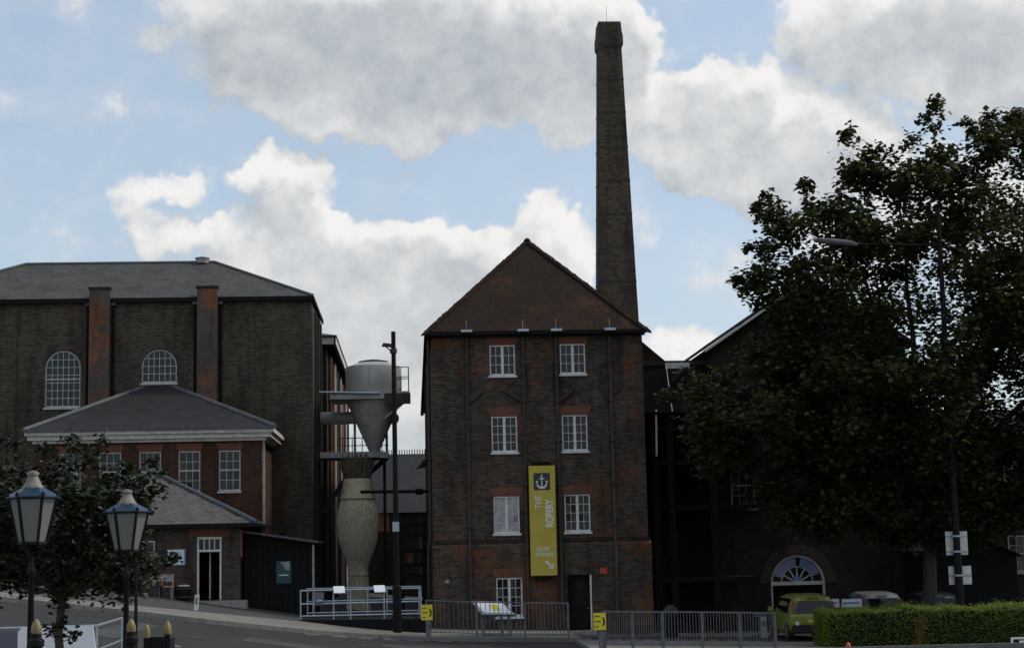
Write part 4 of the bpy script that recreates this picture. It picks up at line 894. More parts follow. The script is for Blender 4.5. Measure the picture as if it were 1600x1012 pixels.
MB().tube([(P(1025, 640, 63.3).x, 63.3, P(1025, 640, 63.3).z), (P(1026, 712, 63.3).x, 63.3, P(1026, 712, 63.3).z)], .04, 6).build('white_pipe', 'white_paint', V)
ba = MB().beam((0, 0, 0), (0, 0, .9), .03).mesh('baluster', 'dark_timber')
for k in range(16): p = P(1052 + k * 8, 722, 63.5); inst('baluster', ba, V, (p.x, 63.5, p.z))
GH = thing('gatehouse', (16, 66, -.4), 'gabled brick gatehouse with arched gateway and fanlight behind the big tree', 'building')
gx0, gx1, gxr, gze, gzr = 12.1, 20.0, 16.05, 10.95, 13.55
arx, arw, ars, arz = 15.19, 1.1, 1.42, -.45
mb = MB(); front_wall(mb, gx0, gx1, -.8, gze, 66, .4, [(arx - arw, arx + arw, -.8, ars + arw, True)], reveal=.5)
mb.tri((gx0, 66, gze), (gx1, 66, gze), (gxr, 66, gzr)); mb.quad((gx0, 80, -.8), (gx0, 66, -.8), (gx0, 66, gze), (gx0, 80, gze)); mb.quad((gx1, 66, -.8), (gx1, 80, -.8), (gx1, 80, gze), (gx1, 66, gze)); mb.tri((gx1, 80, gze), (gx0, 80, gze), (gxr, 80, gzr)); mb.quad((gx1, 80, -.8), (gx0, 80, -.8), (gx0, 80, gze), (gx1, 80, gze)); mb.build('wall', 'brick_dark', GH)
rf = MB()
for s in (-1, 1):
    xe = gxr + s * (gxr - gx0 + .35); ze = gze - .23
    rf.slab([(gxr, 65.6, gzr + .06), (xe, 65.6, ze + .06), (xe, 80.4, ze + .06), (gxr, 80.4, gzr + .06)], (0, 0, .12))
rfo = rf.build('roof', 'slate_dark', GH)
for s in (-1, 1): xe = gxr + s * (gxr - gx0 + .4); MB().beam((gxr, 65.56, gzr + .0), (xe, 65.56, gze - .3), .1, .3, up=(0, 1, 0)).build('barge_board', 'cornice_paint' if s < 0 else 'dark_timber', rfo)
mb = MB(); n = 16
for t in range(n):
    a, b = math.pi * t / n, math.pi * (t + 1) / n
    mb.slab([(arx + r * math.cos(u), 65.96, ars + r * math.sin(u)) for r, u in ((arw + .02, a), (arw + .42, a), (arw + .42, b), (arw + .02, b))], (0, .06, 0))
mb.build('arch_ring', 'brick_shop', GH)
gf = MB()
for s in (-1, 1): gf.box(arx + s * arw - (.09 if s > 0 else 0), 66.1, -.5, arx + s * arw + (0 if s > 0 else .09), 66.3, ars)
gf.box(arx - arw, 66.08, ars - .08, arx + arw, 66.3, ars + .06)
for t in range(n):
    a, b = math.pi * t / n, math.pi * (t + 1) / n
    gf.slab([(arx + r * math.cos(u), 66.1, ars + r * math.sin(u)) for r, u in ((arw - .09, a), (arw, a), (arw, b), (arw - .09, b))], (0, .2, 0))
for r in (.62,):
    for t in range(n):
        a, b = math.pi * t / n, math.pi * (t + 1) / n
        gf.slab([(arx + q * math.cos(u), 66.16, ars + q * math.sin(u)) for q, u in ((r, a), (r + .03, a), (r + .03, b), (r, b))], (0, .05, 0))
for k in range(1, 6): a = math.pi * k / 6; gf.beam((arx + .2 * math.cos(a), 66.18, ars + .2 * math.sin(a)), (arx + .64 * math.cos(a), 66.18, ars + .64 * math.sin(a)), .05, .03, up=(0, 1, 0))
gfo = gf.build('gate_frame', 'white_paint', GH)
hb = MB(); hb.lathe((0, 0, 0), [(.0, -.02), (.2, -.02), (.2, .02), (.0, .02)], 20); hb.v = [(x + arx, 66.16 + z, ars + .06 + max(0, y)) for x, y, z in hb.v]; hb.build('fan_hub', 'fan_blue', gfo)
def sector(a0, a1, r0, r1, y, mat, nm):
    mb = MB(); n = 8; A0, A1 = rad(a0), rad(a1)
    mb.add([(arx + r * math.cos(A0 + (A1 - A0) * t / n), y, ars + r * math.sin(A0 + (A1 - A0) * t / n)) for t in range(n + 1) for r in (r0, r1)], [(2 * t, 2 * t + 1, 2 * t + 3, 2 * t + 2) for t in range(n)]); mb.build(nm, mat, gfo)
sector(22, 80, .66, .99, 66.19, 'fan_blue', 'pane'); sector(92, 162, .66, .99, 66.19, 'fan_blue', 'pane')
for a0, a1 in ((0, 22), (80, 92), (162, 180)): sector(a0, a1, .66, .99, 66.2, 'glass', 'pane')
for k in range(6): sector(30 * k, 30 * k + 30, .2, .62, 66.2, 'glass', 'pane')
MB().box(arx - arw, 66.46, -.8, arx + arw, 66.49, ars + arw).build('gate_door', 'black_paint', GH)
for x, z0, z1 in ((12.6, 4.4, 6.2), (17.4, 4.4, 6.2), (15, 7, 8.8), (18.3, 7, 8.8)):
    ts = window(.95, z1 - z0, 1, 3, 4, meet=(z1 - z0) / 2, paint='stone', sill_mat='stone'); put_window(ts, GH, x + .5, 65.93, z0); delete_tree(ts)  # stone-grey frames put the tree's shade into the window colour
RW = thing('long_workshop', (27, 69, -.5), 'long lower brick workshop beyond the tree and hedge', 'building')
MB().box(20.1, 68, -.8, 48, 76, 7.2).build('wall', 'brick_dark', RW)
mb = MB(); mb.quad((20.05, 67.7, 7.2), (48, 67.7, 7.2), (48, 72, 8.6), (20.05, 72, 8.6)); mb.quad((48, 76.3, 7.2), (20.05, 76.3, 7.2), (20.05, 72, 8.6), (48, 72, 8.6)); mb.tri((20.05, 76.3, 7.2), (20.05, 67.7, 7.2), (20.05, 72, 8.6)); mb.build('roof', 'slate_dark', RW)
for k in range(5):
    x = 21.6 + k * 2.4; MB().box(x - .3, 67.9, -.7, x, 67.99, 7).build('pier', 'brick_annex', RW)
    for z in (1.6, 4.6): ts = window(1.0, 1.5, 1, 3, 4, meet=.75, paint='stone', sill_mat='stone'); put_window(ts, RW, x + .95, 67.93, z); delete_tree(ts)
SH = thing('tarred_shed', (22, 62, -.5), 'black tarred shed with sloping roof behind the hedge', 'shed')
p, q = P(1512, 834, 62), P(1588, 868, 62)
MB().add([(19.5, 62, -.7), (q.x, 62, -.7), (q.x, 62, q.z), (p.x, 62, p.z), (19.5, 62, p.z - .6), (19.5, 66, -.7), (q.x, 66, -.7), (q.x, 66, q.z), (p.x, 66, p.z), (19.5, 66, p.z - .6)], [(0, 1, 2, 3, 4), (9, 8, 7, 6, 5), (1, 6, 7, 2), (2, 7, 8, 3), (3, 8, 9, 4), (5, 0, 4, 9)]).build('wall', 'black_paint', SH)
MB().slab([(p.x - .1, 61.8, p.z + .05), (q.x + .15, 61.8, q.z - .02), (q.x + .15, 66.2, q.z - .02), (p.x - .1, 66.2, p.z + .05)], (0, 0, .06)).build('roof', 'dark_timber', SH); MB().slab([(p.x - .1, 61.8, p.z + .05), (p.x - .1, 66.2, p.z + .05), (19.3, 66.2, p.z - .65), (19.3, 61.8, p.z - .65)], (0, 0, .06)).build('roof', 'dark_timber', SH)

# ------------------------------------------------------------------ cars
def car(loc, label, paint, rear=True, group=None):
    T = thing('parked_car', loc, label, 'car', group); x0, y0, z0 = loc
    # stations along the length from the tail: y, half width at sill / belt / roof, sill z, belt z, roof z
    st = [(0.0, .70, .80, .66, .42, .80, .93), (.06, .78, .84, .60, .33, .88, 1.36), (.3, .82, .855, .64, .24, .9, 1.52), (.9, .83, .865, .655, .2, .9, 1.57), (1.8, .83, .865, .655, .2, .9, 1.58), (2.5, .83, .86, .63, .2, .91, 1.5), (3.0, .82, .85, .6, .2, .93, 1.15), (3.25, .81, .83, .55, .22, .92, .97), (3.8, .74, .76, .5, .28, .8, .84), (3.95, .6, .62, .45, .36, .66, .7)]
    mb = MB(); n = 10
    for y, a, b, r, zs_, zb, zr in st:
        h = [(a * .9, zs_), (a, zs_ + .1), (b, (zs_ + zb) / 2), (b * .985, zb), ((b + r) / 2 + .02, (zb + zr) / 2 + .02), (r, zr - .05), (r * .7, zr)]
        ring = [(x, z) for x, z in h] + [(-x, z) for x, z in reversed(h)]
        mb.v += [(x0 + x, y0 + y, z0 + z) for x, z in ring]
    k = 14
    for i in range(len(st) - 1):
        for j in range(k): mb.f.append((i * k + j, (i + 1) * k + j, (i + 1) * k + (j + 1) % k, i * k + (j + 1) % k))
    mb.f.append(tuple(range(k))); mb.f.append(tuple((len(st) - 1) * k + j for j in reversed(range(k))))
    body = mb.build('body', paint, T, smooth=True)
    if rear:
        MB().slab([(x0 - .66, y0 - .02, z0 + .93), (x0 + .66, y0 - .02, z0 + .93), (x0 + .56, y0 + .07, z0 + 1.36), (x0 - .56, y0 + .07, z0 + 1.36)], (0, -.03, .004)).build('rear_window', 'car_glass', T)
    for s in (-1, 1):
        MB().slab([(x0 + s * .68, y0 + .0, z0 + .92), (x0 + s * .80, y0 + .06, z0 + .92), (x0 + s * .70, y0 + .13, z0 + 1.33), (x0 + s * .60, y0 + .07, z0 + 1.33)], (0, -.05, 0)).build('tail_light', 'lamp_red', T)
        MB().slab([(x0 + s * .853, y0 + .45, z0 + .95), (x0 + s * .853, y0 + 2.75, z0 + .97), (x0 + s * .70, y0 + 2.3, z0 + 1.42), (x0 + s * .70, y0 + .45, z0 + 1.43)], (s * .014, 0, .004)).build('side_window', 'car_glass', T)
        MB().box(x0 + s * .98 - .1, y0 + 2.5, z0 + .95, x0 + s * .98 + .1, y0 + 2.62, z0 + 1.12).build('mirror', paint, T)
        for wy in (.62, 3.15):
            w = MB().tube([(x0 + s * .66, y0 + wy, z0 + .3), (x0 + s * .86, y0 + wy, z0 + .3)], .3, 18).build('wheel', 'tyre', T, smooth=True)
            MB().tube([(x0 + s * .855, y0 + wy, z0 + .3), (x0 + s * .87, y0 + wy, z0 + .3)], .19, 14).build('rim', 'rim', w)
    MB().slab([(x0 - .8, y0 - .03, z0 + .3), (x0 + .8, y0 - .03, z0 + .3), (x0 + .78, y0 - .05, z0 + .55), (x0 - .78, y0 - .05, z0 + .55)], (0, .2, 0)).build('bumper', 'car_trim', T)
    for s in (-1, 1): MB().tube([(x0 + s * .62, y0 - .07, z0 + .6), (x0 + s * .62, y0 - .02, z0 + .6)], .07, 12).build('fog_light', 'lamp_clear', T)
    MB().box(x0 - .26, y0 - .045, z0 + .62, x0 + .26, y0 - .02, z0 + .73).build('number_plate', 'plate_yellow', T)
    MB().box(x0 - .3, y0 - .04, z0 + .76, x0 + .3, y0 - .0, z0 + .8).build('tailgate_handle', 'rim', T)
    MB().tube([(x0 - .05, y0 + .02, z0 + 1.0), (x0 + .2, y0 + .01, z0 + 1.1)], .012, 5).build('wiper', 'car_trim', T)
    MB().box(x0 - .2, y0 + .1, z0 + 1.43, x0 + .2, y0 + .14, z0 + 1.46).build('brake_light', 'lamp_red', T)
    return T
c = P(1259, 1000, 58); car((c.x + .34, 58, G(c.x, 58) + .0), 'light green compact car seen from behind before the arched gateway', 'car_green')
c = P(1380, 940, 61); car((c.x, 61, G(c.x, 61)), 'mid grey parked car showing its roof over the hedge', 'car_grey')
c = P(1471, 940, 60); car((c.x, 60, G(c.x, 60)), 'dark parked car behind the hedge by the tree trunk', 'car_dark')
for px, w, lab, mt in ((1304, .34, 'small white notice board on legs behind the hedge end', 'poster_white'), (1331, .72, 'wide white and blue notice board on legs behind the hedge', 'poster_white')):
    p = P(px, 942, 59.5); T = thing('notice_board', (p.x, 59.5, G(p.x, 59.5)), lab, 'sign')
    MB().box(p.x - w / 2, 59.5, p.z - .14, p.x + w / 2, 59.53, p.z + .16).build('board', mt, T); MB().box(p.x - w / 2 + .04, 59.494, p.z - .02, p.x + w / 2 - .08, 59.499, p.z + .05).build('print_band', 'fan_blue', T)
    for s in (-1, 1): MB().box(p.x + s * w * .4 - .02, 59.53, G(p.x, 59.5), p.x + s * w * .4 + .02, 59.57, p.z + .1).build('leg', 'rail_grey', T)
p = P(1047, 945, 60); T = thing('litter_bin', (p.x, 60, G(p.x, 60)), 'black dome-topped litter bin in the yard beside the warehouse corner', 'bin')
zb = G(p.x, 60); MB().lathe((p.x, 60, zb), [(.24, 0), (.26, .05), (.26, .8)], 16).build('drum', 'black_iron', T, smooth=True); MB().lathe((p.x, 60, zb), [(.28, .8), (.29, .85), (.24, 1.0), (.12, 1.1), (.02, 1.13)], 16).build('dome', 'pipe', T, smooth=True)
p = P(1193, 985, 60); T = thing('utility_cabinet', (p.x, 60, G(p.x, 60)), 'pale grey cabinet standing in the yard by the gateway', 'cabinet'); zb = G(p.x, 60)
MB().box(p.x - .12, 59.9, zb, p.x + .12, 60.1, zb + .75).build('case', 'galvanised', T); MB().box(p.x - .3, 59.88, zb + .75, p.x + .14, 60.12, zb + .9).build('hood', 'lead', T); MB().box(p.x - .08, 59.89, zb + .4, p.x + .08, 59.899, zb + .6).build('plate', 'cloth_grey', T)

# ------------------------------------------------------------------ right street lamp with sign backs
c = P(1500, 940, 54.6); RL = thing('street_lamp', (c.x, 54.6, G(c.x, 54.6)), 'tall dark street lamp with long side arm and two sign backs on its column', 'street lamp')
zt = P(1475, 325, 54.6).z; zb = G(c.x, 54.6)
MB().tube([(c.x, 54.6, zb), (c.x, 54.6, 2.4), (c.x, 54.6, 2.5), (c.x, 54.6, zt)], [.14, .135, .12, .075], 12).build('column', 'black_iron', RL, smooth=True)
za = P(1405, 384, 54.6).z; xe = P(1335, 384, 54.6).x; xh = P(1272, 380, 54.6).x
arm = MB().tube([(c.x, 54.6, za), (xe, 54.6, za + .06)], [.05, .04], 8).build('arm', 'black_iron', RL, smooth=True)
MB().tube([(xe + .1, 54.6, za + .05), (xe - .1, 54.6, za + .1), (xe - .7, 54.6, za + .16), (xh + .1, 54.6, za + .22), (xh, 54.6, za + .2)], [.05, .10, .11, .085, .04], 10).build('lamp_head', 'lead', arm, smooth=True)
for py0, py1, px0, px1, lab in ((830, 866, 1477, 1513, 0), (884, 912, 1482, 1519, 1)):
    a, b = P(px0, py0, 54.75), P(px1, py1, 54.75); s = MB().box(a.x, 54.76, b.z, b.x, 54.78, a.z).build('sign_back', 'white_paint', RL)
    for t in ((.2, .85) if lab == 0 else (.5,)): z = a.z + (b.z - a.z) * t; MB().box(a.x, 54.73, z - .025, b.x, 54.759, z + .025).build('channel', 'galvanised', s); MB().tube([(c.x, 54.6, z - .03), (c.x, 54.6, z + .03)], .15, 12).build('clip', 'galvanised', s)

# ------------------------------------------------------------------ foliage
def leaves(centres, rad_, per, size, seed, six=False):
    rnd = random.Random(seed); v = []; f = []
    for (cx, cy, cz, sc) in centres:
        n = int(per * sc)
        # a clump: a short spray of twig directions, leaves thickest near its outside
        tw = [Vector((rnd.gauss(0, 1), rnd.gauss(0, 1), rnd.gauss(.25, .8))).normalized() for _ in range(7)]
        for _ in range(n):
            d = tw[rnd.randrange(7)]; t = rnd.random() ** .6
            p = Vector((cx, cy, cz)) + d * rad_ * sc * t + Vector((rnd.gauss(0, 1), rnd.gauss(0, 1), rnd.gauss(0, 1))) * rad_ * sc * .24
            s = size * rnd.uniform(.6, 1.25); a = rnd.uniform(0, 6.283)
            ax = Vector((math.cos(a), math.sin(a), rnd.uniform(-.7, .2))).normalized()
            nn = Vector((rnd.gauss(0, .55), rnd.gauss(0, .55), 1)).normalized(); sd_ = ax.cross(nn).normalized(); up = sd_.cross(ax)
            k = len(v)
            if six:
                for q, w, h in ((0, 0, 0), (.3, .34, .06), (.62, .5, .02), (1, 0, -.08), (.62, -.5, .02), (.3, -.34, .06)): v.append(tuple(p + ax * s * q + sd_ * s * w * .8 + up * s * h))
                f.append((k, k + 1, k + 2, k + 3)); f.append((k, k + 3, k + 4, k + 5))
            else:
                for q, w, h in ((0, 0, 0), (.5, .48, .1), (1, 0, 0), (.5, -.48, .1)): v.append(tuple(p + ax * s * q + sd_ * s * w + up * s * h))
                f.append((k, k + 1, k + 2, k + 3))
    mb = MB(); mb.v = v; mb.f = f; return mb
def inside(poly, x, y):
    r = False; n = len(poly)
    for i in range(n):
        (a, b), (c, d) = poly[i], poly[(i + 1) % n]
        if (b > y) != (d > y) and x < (c - a) * (y - b) / (d - b) + a: r = not r
    return r
def edge_dist(poly, x, y):
    best = 1e9; n = len(poly)
    for i in range(n):
        (a, b), (c, d) = poly[i], poly[(i + 1) % n]; t = max(0, min(1, ((x - a) * (c - a) + (y - b) * (d - b)) / ((c - a) ** 2 + (d - b) ** 2 + 1e-9)))
        best = min(best, math.hypot(x - a - t * (c - a), y - b - t * (d - b)))
    return best
def crown(poly, Y, n, depth, full, seed, margin, thin=None, k0=.75):
    rnd = random.Random(seed); xs = [p[0] for p in poly]; ys = [p[1] for p in poly]; out = []
    while len(out) < n:
        x, y = rnd.uniform(min(xs), max(xs)), rnd.uniform(min(ys), max(ys))
        if not inside(poly, x, y): continue
        d = edge_dist(poly, x, y)
        if d < margin * .55: continue
        if thin and rnd.random() < thin(x, y): continue
        t = math.sqrt(min(1, d / full)); yy = Y + depth * t * rnd.uniform(-1, 1)
        p = P(x, y, yy); sc = min(1.25, k0 + d / full * .5) * rnd.uniform(.75, 1.2)
        out.append((p.x, yy, p.z, sc))
    return out
def tree(name, label, base, poly, Y, n, depth, full, seed, margin, r, per, size, mat, trunk_r, fork, limbs, six=False, thin=None, extra=()):
    T = thing(name, base, label, 'tree'); rnd = random.Random(seed + 1)
    cs = crown(poly, Y, n, depth, full, seed, margin, thin) + [(*P(x, y, Y + o), s) for x, y, o, s in extra]
    leaves(cs, r, per, size, seed + 2, six).build('crown', mat, T)
    b = Vector(base); fk = Vector(fork); mb = MB()
    tr = [b + (fk - b) * t + Vector((rnd.uniform(-.05, .05), rnd.uniform(-.05, .05), 0)) * (0 if t in (0, 1) else 1) for t in (0, .08, .3, .6, 1)]
    mb.tube(tr, [trunk_r * q for q in (1.5, 1.15, 1, .9, .8)], 10); nodes = [(fk, trunk_r * .6)]
    tips = sorted(cs, key=lambda c: rnd.random())
    cen = Vector((sum(c[0] for c in cs) / len(cs), sum(c[1] for c in cs) / len(cs), sum(c[2] for c in cs) / len(cs)))
    for c in tips[:limbs]:                                   # main limbs
        e = Vector(c[:3]); mid = fk.lerp(e, .5) + Vector((0, 0, (e - fk).length * .12)); pts = []
        for t in range(8): u = t / 7; pts.append(fk * (1 - u) ** 2 + mid * 2 * u * (1 - u) + e * u * u + Vector((rnd.gauss(0, 1), rnd.gauss(0, 1), rnd.gauss(0, 1))) * r * .12 * (0 < t < 7))
        rr = [trunk_r * .62 * (1 - .88 * t / 7) for t in range(8)]; mb.tube(pts, rr, 6); nodes += list(zip(pts[2:], rr[2:]))
    for c in tips[limbs:]:                                   # a twig from the nearest limb to every clump
        e = Vector(c[:3]); q, rq = min(nodes, key=lambda k: (k[0] - e).length); mid = q.lerp(e, .5) + Vector((rnd.gauss(0, .1), rnd.gauss(0, .1), .12)) * r; rq = min(rq * .6, trunk_r * .16)
        mb.tube([q, mid, e], [rq, rq * .6, rq * .25], 5); nodes.append((mid, rq * .6)); nodes.append((e, rq * .3))
    mb.build('trunk', 'bark', T, smooth=True)
    return T
poly = [(1150, 440), (1190, 395), (1180, 330), (1215, 305), (1260, 285), (1292, 320), (1322, 225), (1345, 240), (1395, 258), (1440, 225), (1458, 185), (1478, 200), (1492, 228), (1530, 195), (1565, 185), (1605, 178), (1700, 200), (1790, 330), (1830, 500), (1790, 700), (1650, 830), (1480, 865), (1330, 855), (1230, 840), (1170, 790), (1080, 735), (1028, 690), (1032, 620), (1075, 575), (1150, 545), (1178, 500)]
def thin1(x, y):
    if 1370 < x < 1530 and 430 < y < 575: return .74
    if 1530 < x < 1620 and 540 < y < 680: return .6
    if 1020 < x < 1190 and y > 540: return .62
    if 1250 < x < 1370 and 390 < y < 500: return .3
    return .35 if y < 420 else 0
ex = [(1461, 172, 0, .55), (1452, 196, .2, .6), (1325, 222, 0, .55), (1332, 255, .3, .75), (1260, 297, 0, .5), (1265, 330, .4, .75), (1205, 328, 0, .7), (1225, 350, -.4, .75), (1196, 392, 0, .6), (1163, 440, 0, .5), (1187, 438, .3, .6), (1195, 480, -.3, .8), (1515, 205, .4, .5), (1545, 195, -.3, .6), (1575, 195, .3, .75), (1355, 250, 0, .6), (1385, 240, -.3, .55), (1425, 225, .3, .6), (1463, 160, 0, .35), (1322, 205, .1, .35), (1255, 284, 0, .35), (1198, 308, .1, .35), (1182, 325, 0, .3), (1150, 438, 0, .3), (1170, 390, .2, .3), (1505, 192, 0, .35), (1548, 183, 0, .35), (1590, 178, 0, .4), (1070, 585, -.5, .4), (1040, 620, .3, .4)]
base = P(1457, 1000, 57.5)
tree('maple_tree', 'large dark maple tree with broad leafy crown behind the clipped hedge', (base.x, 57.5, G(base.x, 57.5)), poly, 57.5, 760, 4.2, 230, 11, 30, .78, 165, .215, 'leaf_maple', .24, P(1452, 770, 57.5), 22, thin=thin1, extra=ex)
poly = [(-20, 700), (30, 690), (65, 712), (100, 690), (150, 676), (172, 735), (215, 712), (255, 762), (232, 800), (255, 850), (258, 885), (235, 905), (212, 925), (185, 950), (120, 958), (80, 950), (0, 935), (-160, 940), (-260, 820), (-160, 690)]
ex = [(157, 690, 0, .5), (110, 692, .1, .5), (245, 768, 0, .5), (225, 775, .1, .6), (200, 730, 0, .5), (272, 868, 0, .35), (252, 872, .1, .5), (110, 992, 0, .55), (82, 985, .1, .4), (95, 975, 0, .5), (70, 705, 0, .5), (20, 695, 0, .6), (255, 740, 0, .4), (235, 720, .2, .4)]
base = P(95, 1012, 20.5)
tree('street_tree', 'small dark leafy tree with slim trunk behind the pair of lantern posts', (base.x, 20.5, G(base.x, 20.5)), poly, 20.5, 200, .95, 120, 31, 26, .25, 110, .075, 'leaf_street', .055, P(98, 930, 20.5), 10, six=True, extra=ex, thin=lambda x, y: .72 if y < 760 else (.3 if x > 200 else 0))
# clipped hedge
HD = thing('clipped_hedge', (16, 53, -.45), 'long clipped green hedge with one brown dead patch', 'hedge')
hx0, hx1, hy0, hy1, hz0, hz1 = 12.78, 30, 52.0, 53.5, -.45, .84
MB().box(hx0 + .12, hy0 + .12, hz0, hx1 - .12, hy1 - .12, hz1 - .1).build('twigs', 'dark_timber', HD)
def hedge_leaves(n, xr, seed, dens=1.0):
    rnd = random.Random(seed); mb = MB()
    for _ in range(n):
        x = rnd.uniform(*xr); w = rnd.random(); top = hz1 + .04 * math.sin(x * 1.7) + .035 * math.sin(x * 4.1 + 1) + .03 * math.sin(x * 9.7 + 2)
        if w < .5: p = Vector((x, hy0 + rnd.uniform(-.05, .14) + .05 * math.sin(x * 2.3), rnd.uniform(hz0, top)))
        elif w < .9: p = Vector((x, rnd.uniform(hy0, hy1), top + rnd.gauss(0, .035)))
        else: p = Vector((xr[0] + rnd.uniform(-.06, .12), rnd.uniform(hy0, hy1), rnd.uniform(hz0, top))) if xr[0] < 13 else Vector((x, hy1 + rnd.uniform(-.1, .04), rnd.uniform(hz0, top)))
        if w >= .5 and rnd.random() < .05: p.z += rnd.uniform(.03, .16)
        a = rnd.uniform(0, 6.283); s = rnd.uniform(.04, .075); ax = Vector((math.cos(a), math.sin(a), rnd.uniform(-.3, .8))).normalized(); nn = Vector((rnd.gauss(0, .6), rnd.gauss(-.3, .6), .8)).normalized(); sd_ = ax.cross(nn).normalized()
        mb.quad(p, p + ax * s * .5 + sd_ * s * .3, p + ax * s, p + ax * s * .5 - sd_ * s * .3)
    return mb
tag(hedge_leaves(52000, (hx0, hx1), 5).build('foliage', 'leaf_hedge', HD), kind='stuff')
dp = P(1436, 985, hy0); rnd = random.Random(3); mb = MB()
for _ in range(230):
    zq = rnd.uniform(hz0, .6); p = Vector((dp.x + rnd.gauss(0, .09) + .08 * math.sin(zq * 5), hy0 - rnd.uniform(-.04, .08), zq)); a = rnd.uniform(0, 6.283); ax = Vector((math.cos(a), rnd.uniform(-.3, .3), math.sin(a))); sd_ = Vector((-ax.z, .2, ax.x)); s = .06
    mb.quad(p, p + ax * s * .5 + sd_ * s * .3, p + ax * s, p + ax * s * .5 - sd_ * s * .3)
tag(mb.build('dead_patch', 'leaf_brown', HD), label='brown dead patch in the hedge', kind='stuff')
# small things in front of the hedge
p = P(1325, 1003, 49.5); T = thing('red_bollard', (p.x, 49.5, G(p.x, 49.5) + .1), 'short red round-topped bollard before the hedge', 'bollard'); zb = G(p.x, 49.5) + .1
MB().lathe((p.x, 49.5, zb), [(.09, 0), (.08, .03), (.075, .15)], 12).build('post', 'red_paint', T, smooth=True); MB().lathe((p.x, 49.5, zb), [(.085, .15), (.085, .2), (.05, .27), (.01, .3)], 12).build('cap', 'red_paint', T, smooth=True)
p = P(1590, 1000, 49.5); T = thing('white_sign_frame', (p.x + .2, 49.5, G(p.x, 49.5) + .1), 'white framed low sign before the hedge', 'sign')
zb = G(p.x, 49.5) + .1; 
for a, b, c_, d in ((-.2, zb, -.14, p.z + .1), (.74, zb, .8, p.z + .1), (-.14, p.z + .04, .74, p.z + .1)): MB().box(p.x + a, 49.48, b, p.x + c_, 49.52, d).build('frame_bar', 'white_clean', T)
MB().box(p.x + .05, 49.49, zb + .1, p.x + .7, 49.51, p.z + .0).build('panel', 'white_board', T)

# ------------------------------------------------------------------ foreground lanterns and ironwork
def lantern(px, py_top, py_bot, Y, w, label):
    c = P(px, py_bot, Y); top = P(px, py_top, Y).z; x, y, zb = c.x, Y, c.z; gz_ = G(x, Y)
    T = thing('lantern_post', (x, Y, gz_), label, 'lamp post', 'lantern posts in the foreground')
    H = top - zb; zr = zb + H * .62; rt, rb = w / 2, w * .27; n = 6; a0 = .1
    pt = lambda r, k, z: Vector((x + r * math.cos(a0 + 2 * math.pi * k / n), y + r * math.sin(a0 + 2 * math.pi * k / n), z))
    hd = MB()
    for k in range(n):
        hd.beam(pt(rb, k, zb), pt(rt * .93, k, zr), w * .045); hd.beam(pt(rt * .93, k, zr), pt(rt * .93, k + 1, zr), w * .05); hd.beam(pt(rb, k, zb), pt(rb, k + 1, zb), w * .05)
    head = hd.build('lantern_frame', 'black_iron', T)
    for k in range(n): MB().slab([pt(rb * .97, k, zb), pt(rb * .97, k + 1, zb), pt(rt * .91, k + 1, zr), pt(rt * .91, k, zr)], (0, 0, .003)).build('pane', 'lamp_glass', head)
    rf = MB(); z2 = zr + H * .13
    for k in range(n):
        rf.slab([pt(rt * 1.08, k, zr), pt(rt * 1.08, k + 1, zr), pt(rt * .42, k + 1, z2), pt(rt * .42, k, z2)], (0, 0, .012))
    rf.build('lantern_roof', 'lamp_blue', head)
    for k in range(n): MB().lathe(pt(rt * 1.0, k, zr + .01), [(.018, 0), (.02, .02), (.006, .045)], 8).build('finial', 'black_iron', head)
    MB().lathe((x, y, 0), [(rt * .44, z2 - .01), (rt * .42, z2 + .02), (rt * .34, z2 + H * .06), (rt * .22, z2 + H * .15), (rt * .19, z2 + H * .18), (rt * .24, z2 + H * .19), (rt * .22, z2 + H * .23), (rt * .05, z2 + H * .25)], 20).build('vent_cap', 'lamp_cap', head, smooth=True)
    MB().lathe((x, y, zr), [(.012, -.16), (.03, -.13), (.035, -.09), (.02, -.03), (.02, 0)], 10).build('bulb', 'white_clean', head, smooth=True)
    cr = MB()
    for k in range(3):
        a = a0 + 2 * math.pi * k / 3; cr.tube([(x + rb * .9 * math.cos(a), y + rb * .9 * math.sin(a), zb), (x + rb * .8 * math.cos(a), y + rb * .8 * math.sin(a), zb - .06), (x + .02 * math.cos(a), y + .02 * math.sin(a), zb - .16)], .009, 6)
    cr.build('cradle', 'black_iron', T)
    MB().tube([(x - w * .3, y, zb - .15), (x + w * .3, y, zb - .15)], .01, 6).build('ladder_bar', 'black_iron', T)
    MB().lathe((x, y, 0), [(.12, gz_), (.12, gz_ + .12), (.06, gz_ + .18), (.05, gz_ + .5), (.04, gz_ + .55), (.034, gz_ + .62), (.026, zb - .3), (.04, zb - .28), (.04, zb - .24), (.024, zb - .22), (.024, zb - .12)], 14).build('post', 'black_iron', T, smooth=True)
    return T
lantern(50, 735, 848, 16, .47, 'black lantern post with blue roof farther from the iron bin')
lantern(198, 764, 860, 18.5, .49, 'black lantern post with blue roof nearest the iron bin')
acorn = [(.03, 0), (.046, .008), (.05, .03), (.046, .07), (.034, .105), (.016, .13), (.003, .14)]
def bollard(px, py, Y, label):
    p = P(px, py, Y); x = p.x; gz_ = G(x, Y); zt = p.z - .14
    T = thing('iron_bollard', (x, Y, gz_), label, 'bollard', 'acorn bollards in the foreground')
    MB().lathe((x, Y, 0), [(.1, gz_), (.1, gz_ + .1), (.065, gz_ + .16), (.055, zt - .12), (.075, zt - .1), (.075, zt - .05), (.05, zt - .03), (.05, zt)], 14).build('post', 'black_iron', T, smooth=True); MB().lathe((x, Y, zt), acorn, 14).build('acorn', 'gold', T, smooth=True)
bollard(57, 966, 15.6, 'black iron bollard with gold acorn beside the lantern post farther from the bin'); bollard(205, 966, 17.6, 'black iron bollard with gold acorn beside the lantern post nearest the bin')
